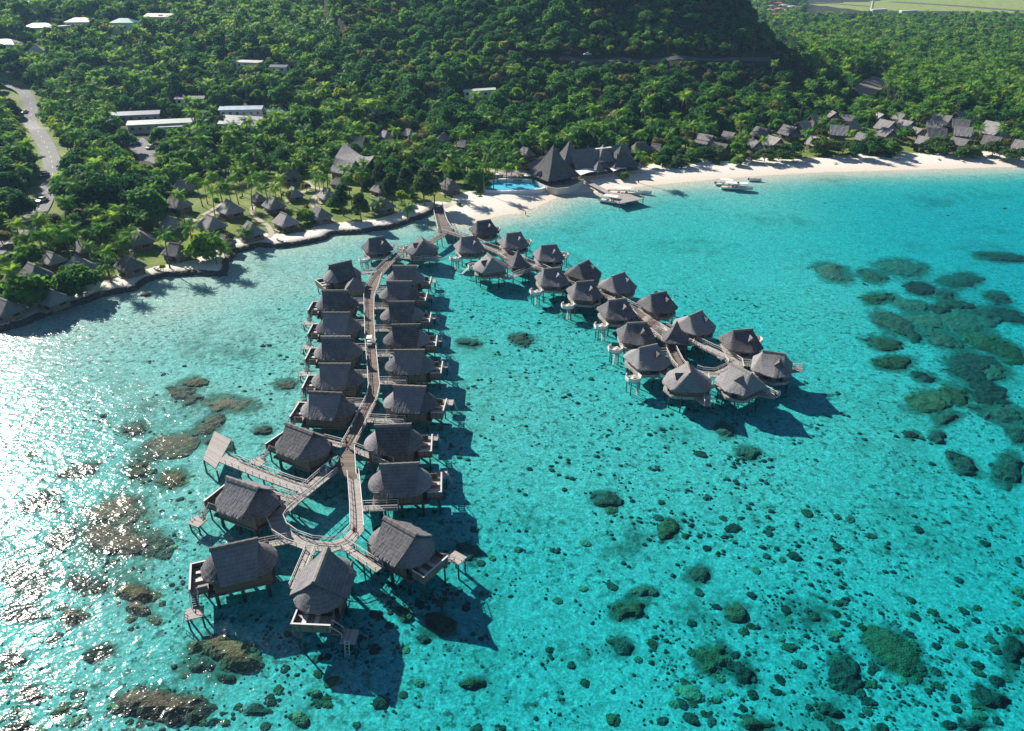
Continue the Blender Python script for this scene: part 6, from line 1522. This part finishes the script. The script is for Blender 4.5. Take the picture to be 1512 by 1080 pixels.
# flowering bush
X,Y,g=ground_at(335,349,1.); o=link(D.objects.new('flowering_bush',None)); o.location=(X,Y,g); tag(o,'bush with red flowers beside a hut on the garden shore','bush')
link(D.objects.new('foliage',SHRUB[0]),o); C,N_,S,r_=crown_pts(77,1.6,1.6,.3,5,30,.30); link(D.objects.new('flowers',quads_mesh('flowers',C*1.05,N_,S,M['flower_red'],1.,r_)),o)
print('TREES',len(T),'own',len(T)-len(REST['p'])-len(REST['b']),'rest',len(REST['p']),len(REST['b']),'under',len(un))
# ------------------------------------------------------------------ the air between: a closed box of thin haze
hb=MB(); hb.box((0,1000,90),(5200,4400,210)); 
mh,nt=mat_new('haze'); N=NT(nt)
N.out(None,N.n('ShaderNodeVolumePrincipled',{'Color':(.36,.66,1.,1),'Density':.00010,'Anisotropy':.25}).outputs[0])
ho=part('haze',hb,mh); ho['kind']='stuff'; ho['label']='thin blue haze in the air over the far land'
# ------------------------------------------------------------------ light, air, camera
SUN_AZ=R(45); SUN_EL=R(31.5)
w=D.worlds.new('World'); SC.world=w; w.use_nodes=True; nt=w.node_tree; nt.nodes.clear(); N=NT(nt)
sky=nt.nodes.new('ShaderNodeTexSky'); sky.sky_type='NISHITA'; sky.sun_disc=False
sky.sun_elevation=SUN_EL; sky.sun_rotation=-SUN_AZ; sky.air_density=.8; sky.dust_density=.1; sky.ozone_density=3.
bg=nt.nodes.new('ShaderNodeBackground'); bg.inputs['Strength'].default_value=.05; nt.links.new(sky.outputs[0],bg.inputs[0])
wo_=nt.nodes.new('ShaderNodeOutputWorld'); nt.links.new(bg.outputs[0],wo_.inputs[0])
sd_=D.lights.new('sun','SUN'); sd_.energy=5.0; sd_.angle=R(.55); sd_.color=(1.,.93,.83)
so=link(D.objects.new('sun',sd_))
dirv=Vector((-math.sin(SUN_AZ)*math.cos(SUN_EL),math.cos(SUN_AZ)*math.cos(SUN_EL),math.sin(SUN_EL)))
so.rotation_euler=dirv.to_track_quat('Z','Y').to_euler(); so.location=(0,0,200)
cam=D.cameras.new('camera'); co=link(D.objects.new('camera',cam)); co.location=(0,0,CH); co.rotation_euler=(PI/2-TH,0,0)
cam.sensor_width=36; cam.lens=36*FPX/1512; cam.clip_start=.5; cam.clip_end=8000; SC.camera=co
SC.view_settings.view_transform='Standard'; SC.view_settings.look='None'; SC.view_settings.exposure=.88; SC.view_settings.gamma=1; SC.view_settings.use_curve_mapping=False
SC.render.engine='CYCLES'; cy=SC.cycles
cy.use_denoising=True; cy.max_bounces=8; cy.diffuse_bounces=3; cy.glossy_bounces=3; cy.transmission_bounces=3; cy.transparent_max_bounces=12; cy.volume_bounces=0
cy.sample_clamp_indirect=6; cy.caustics_reflective=False; cy.caustics_refractive=False; cy.use_adaptive_sampling=True; cy.adaptive_threshold=.012
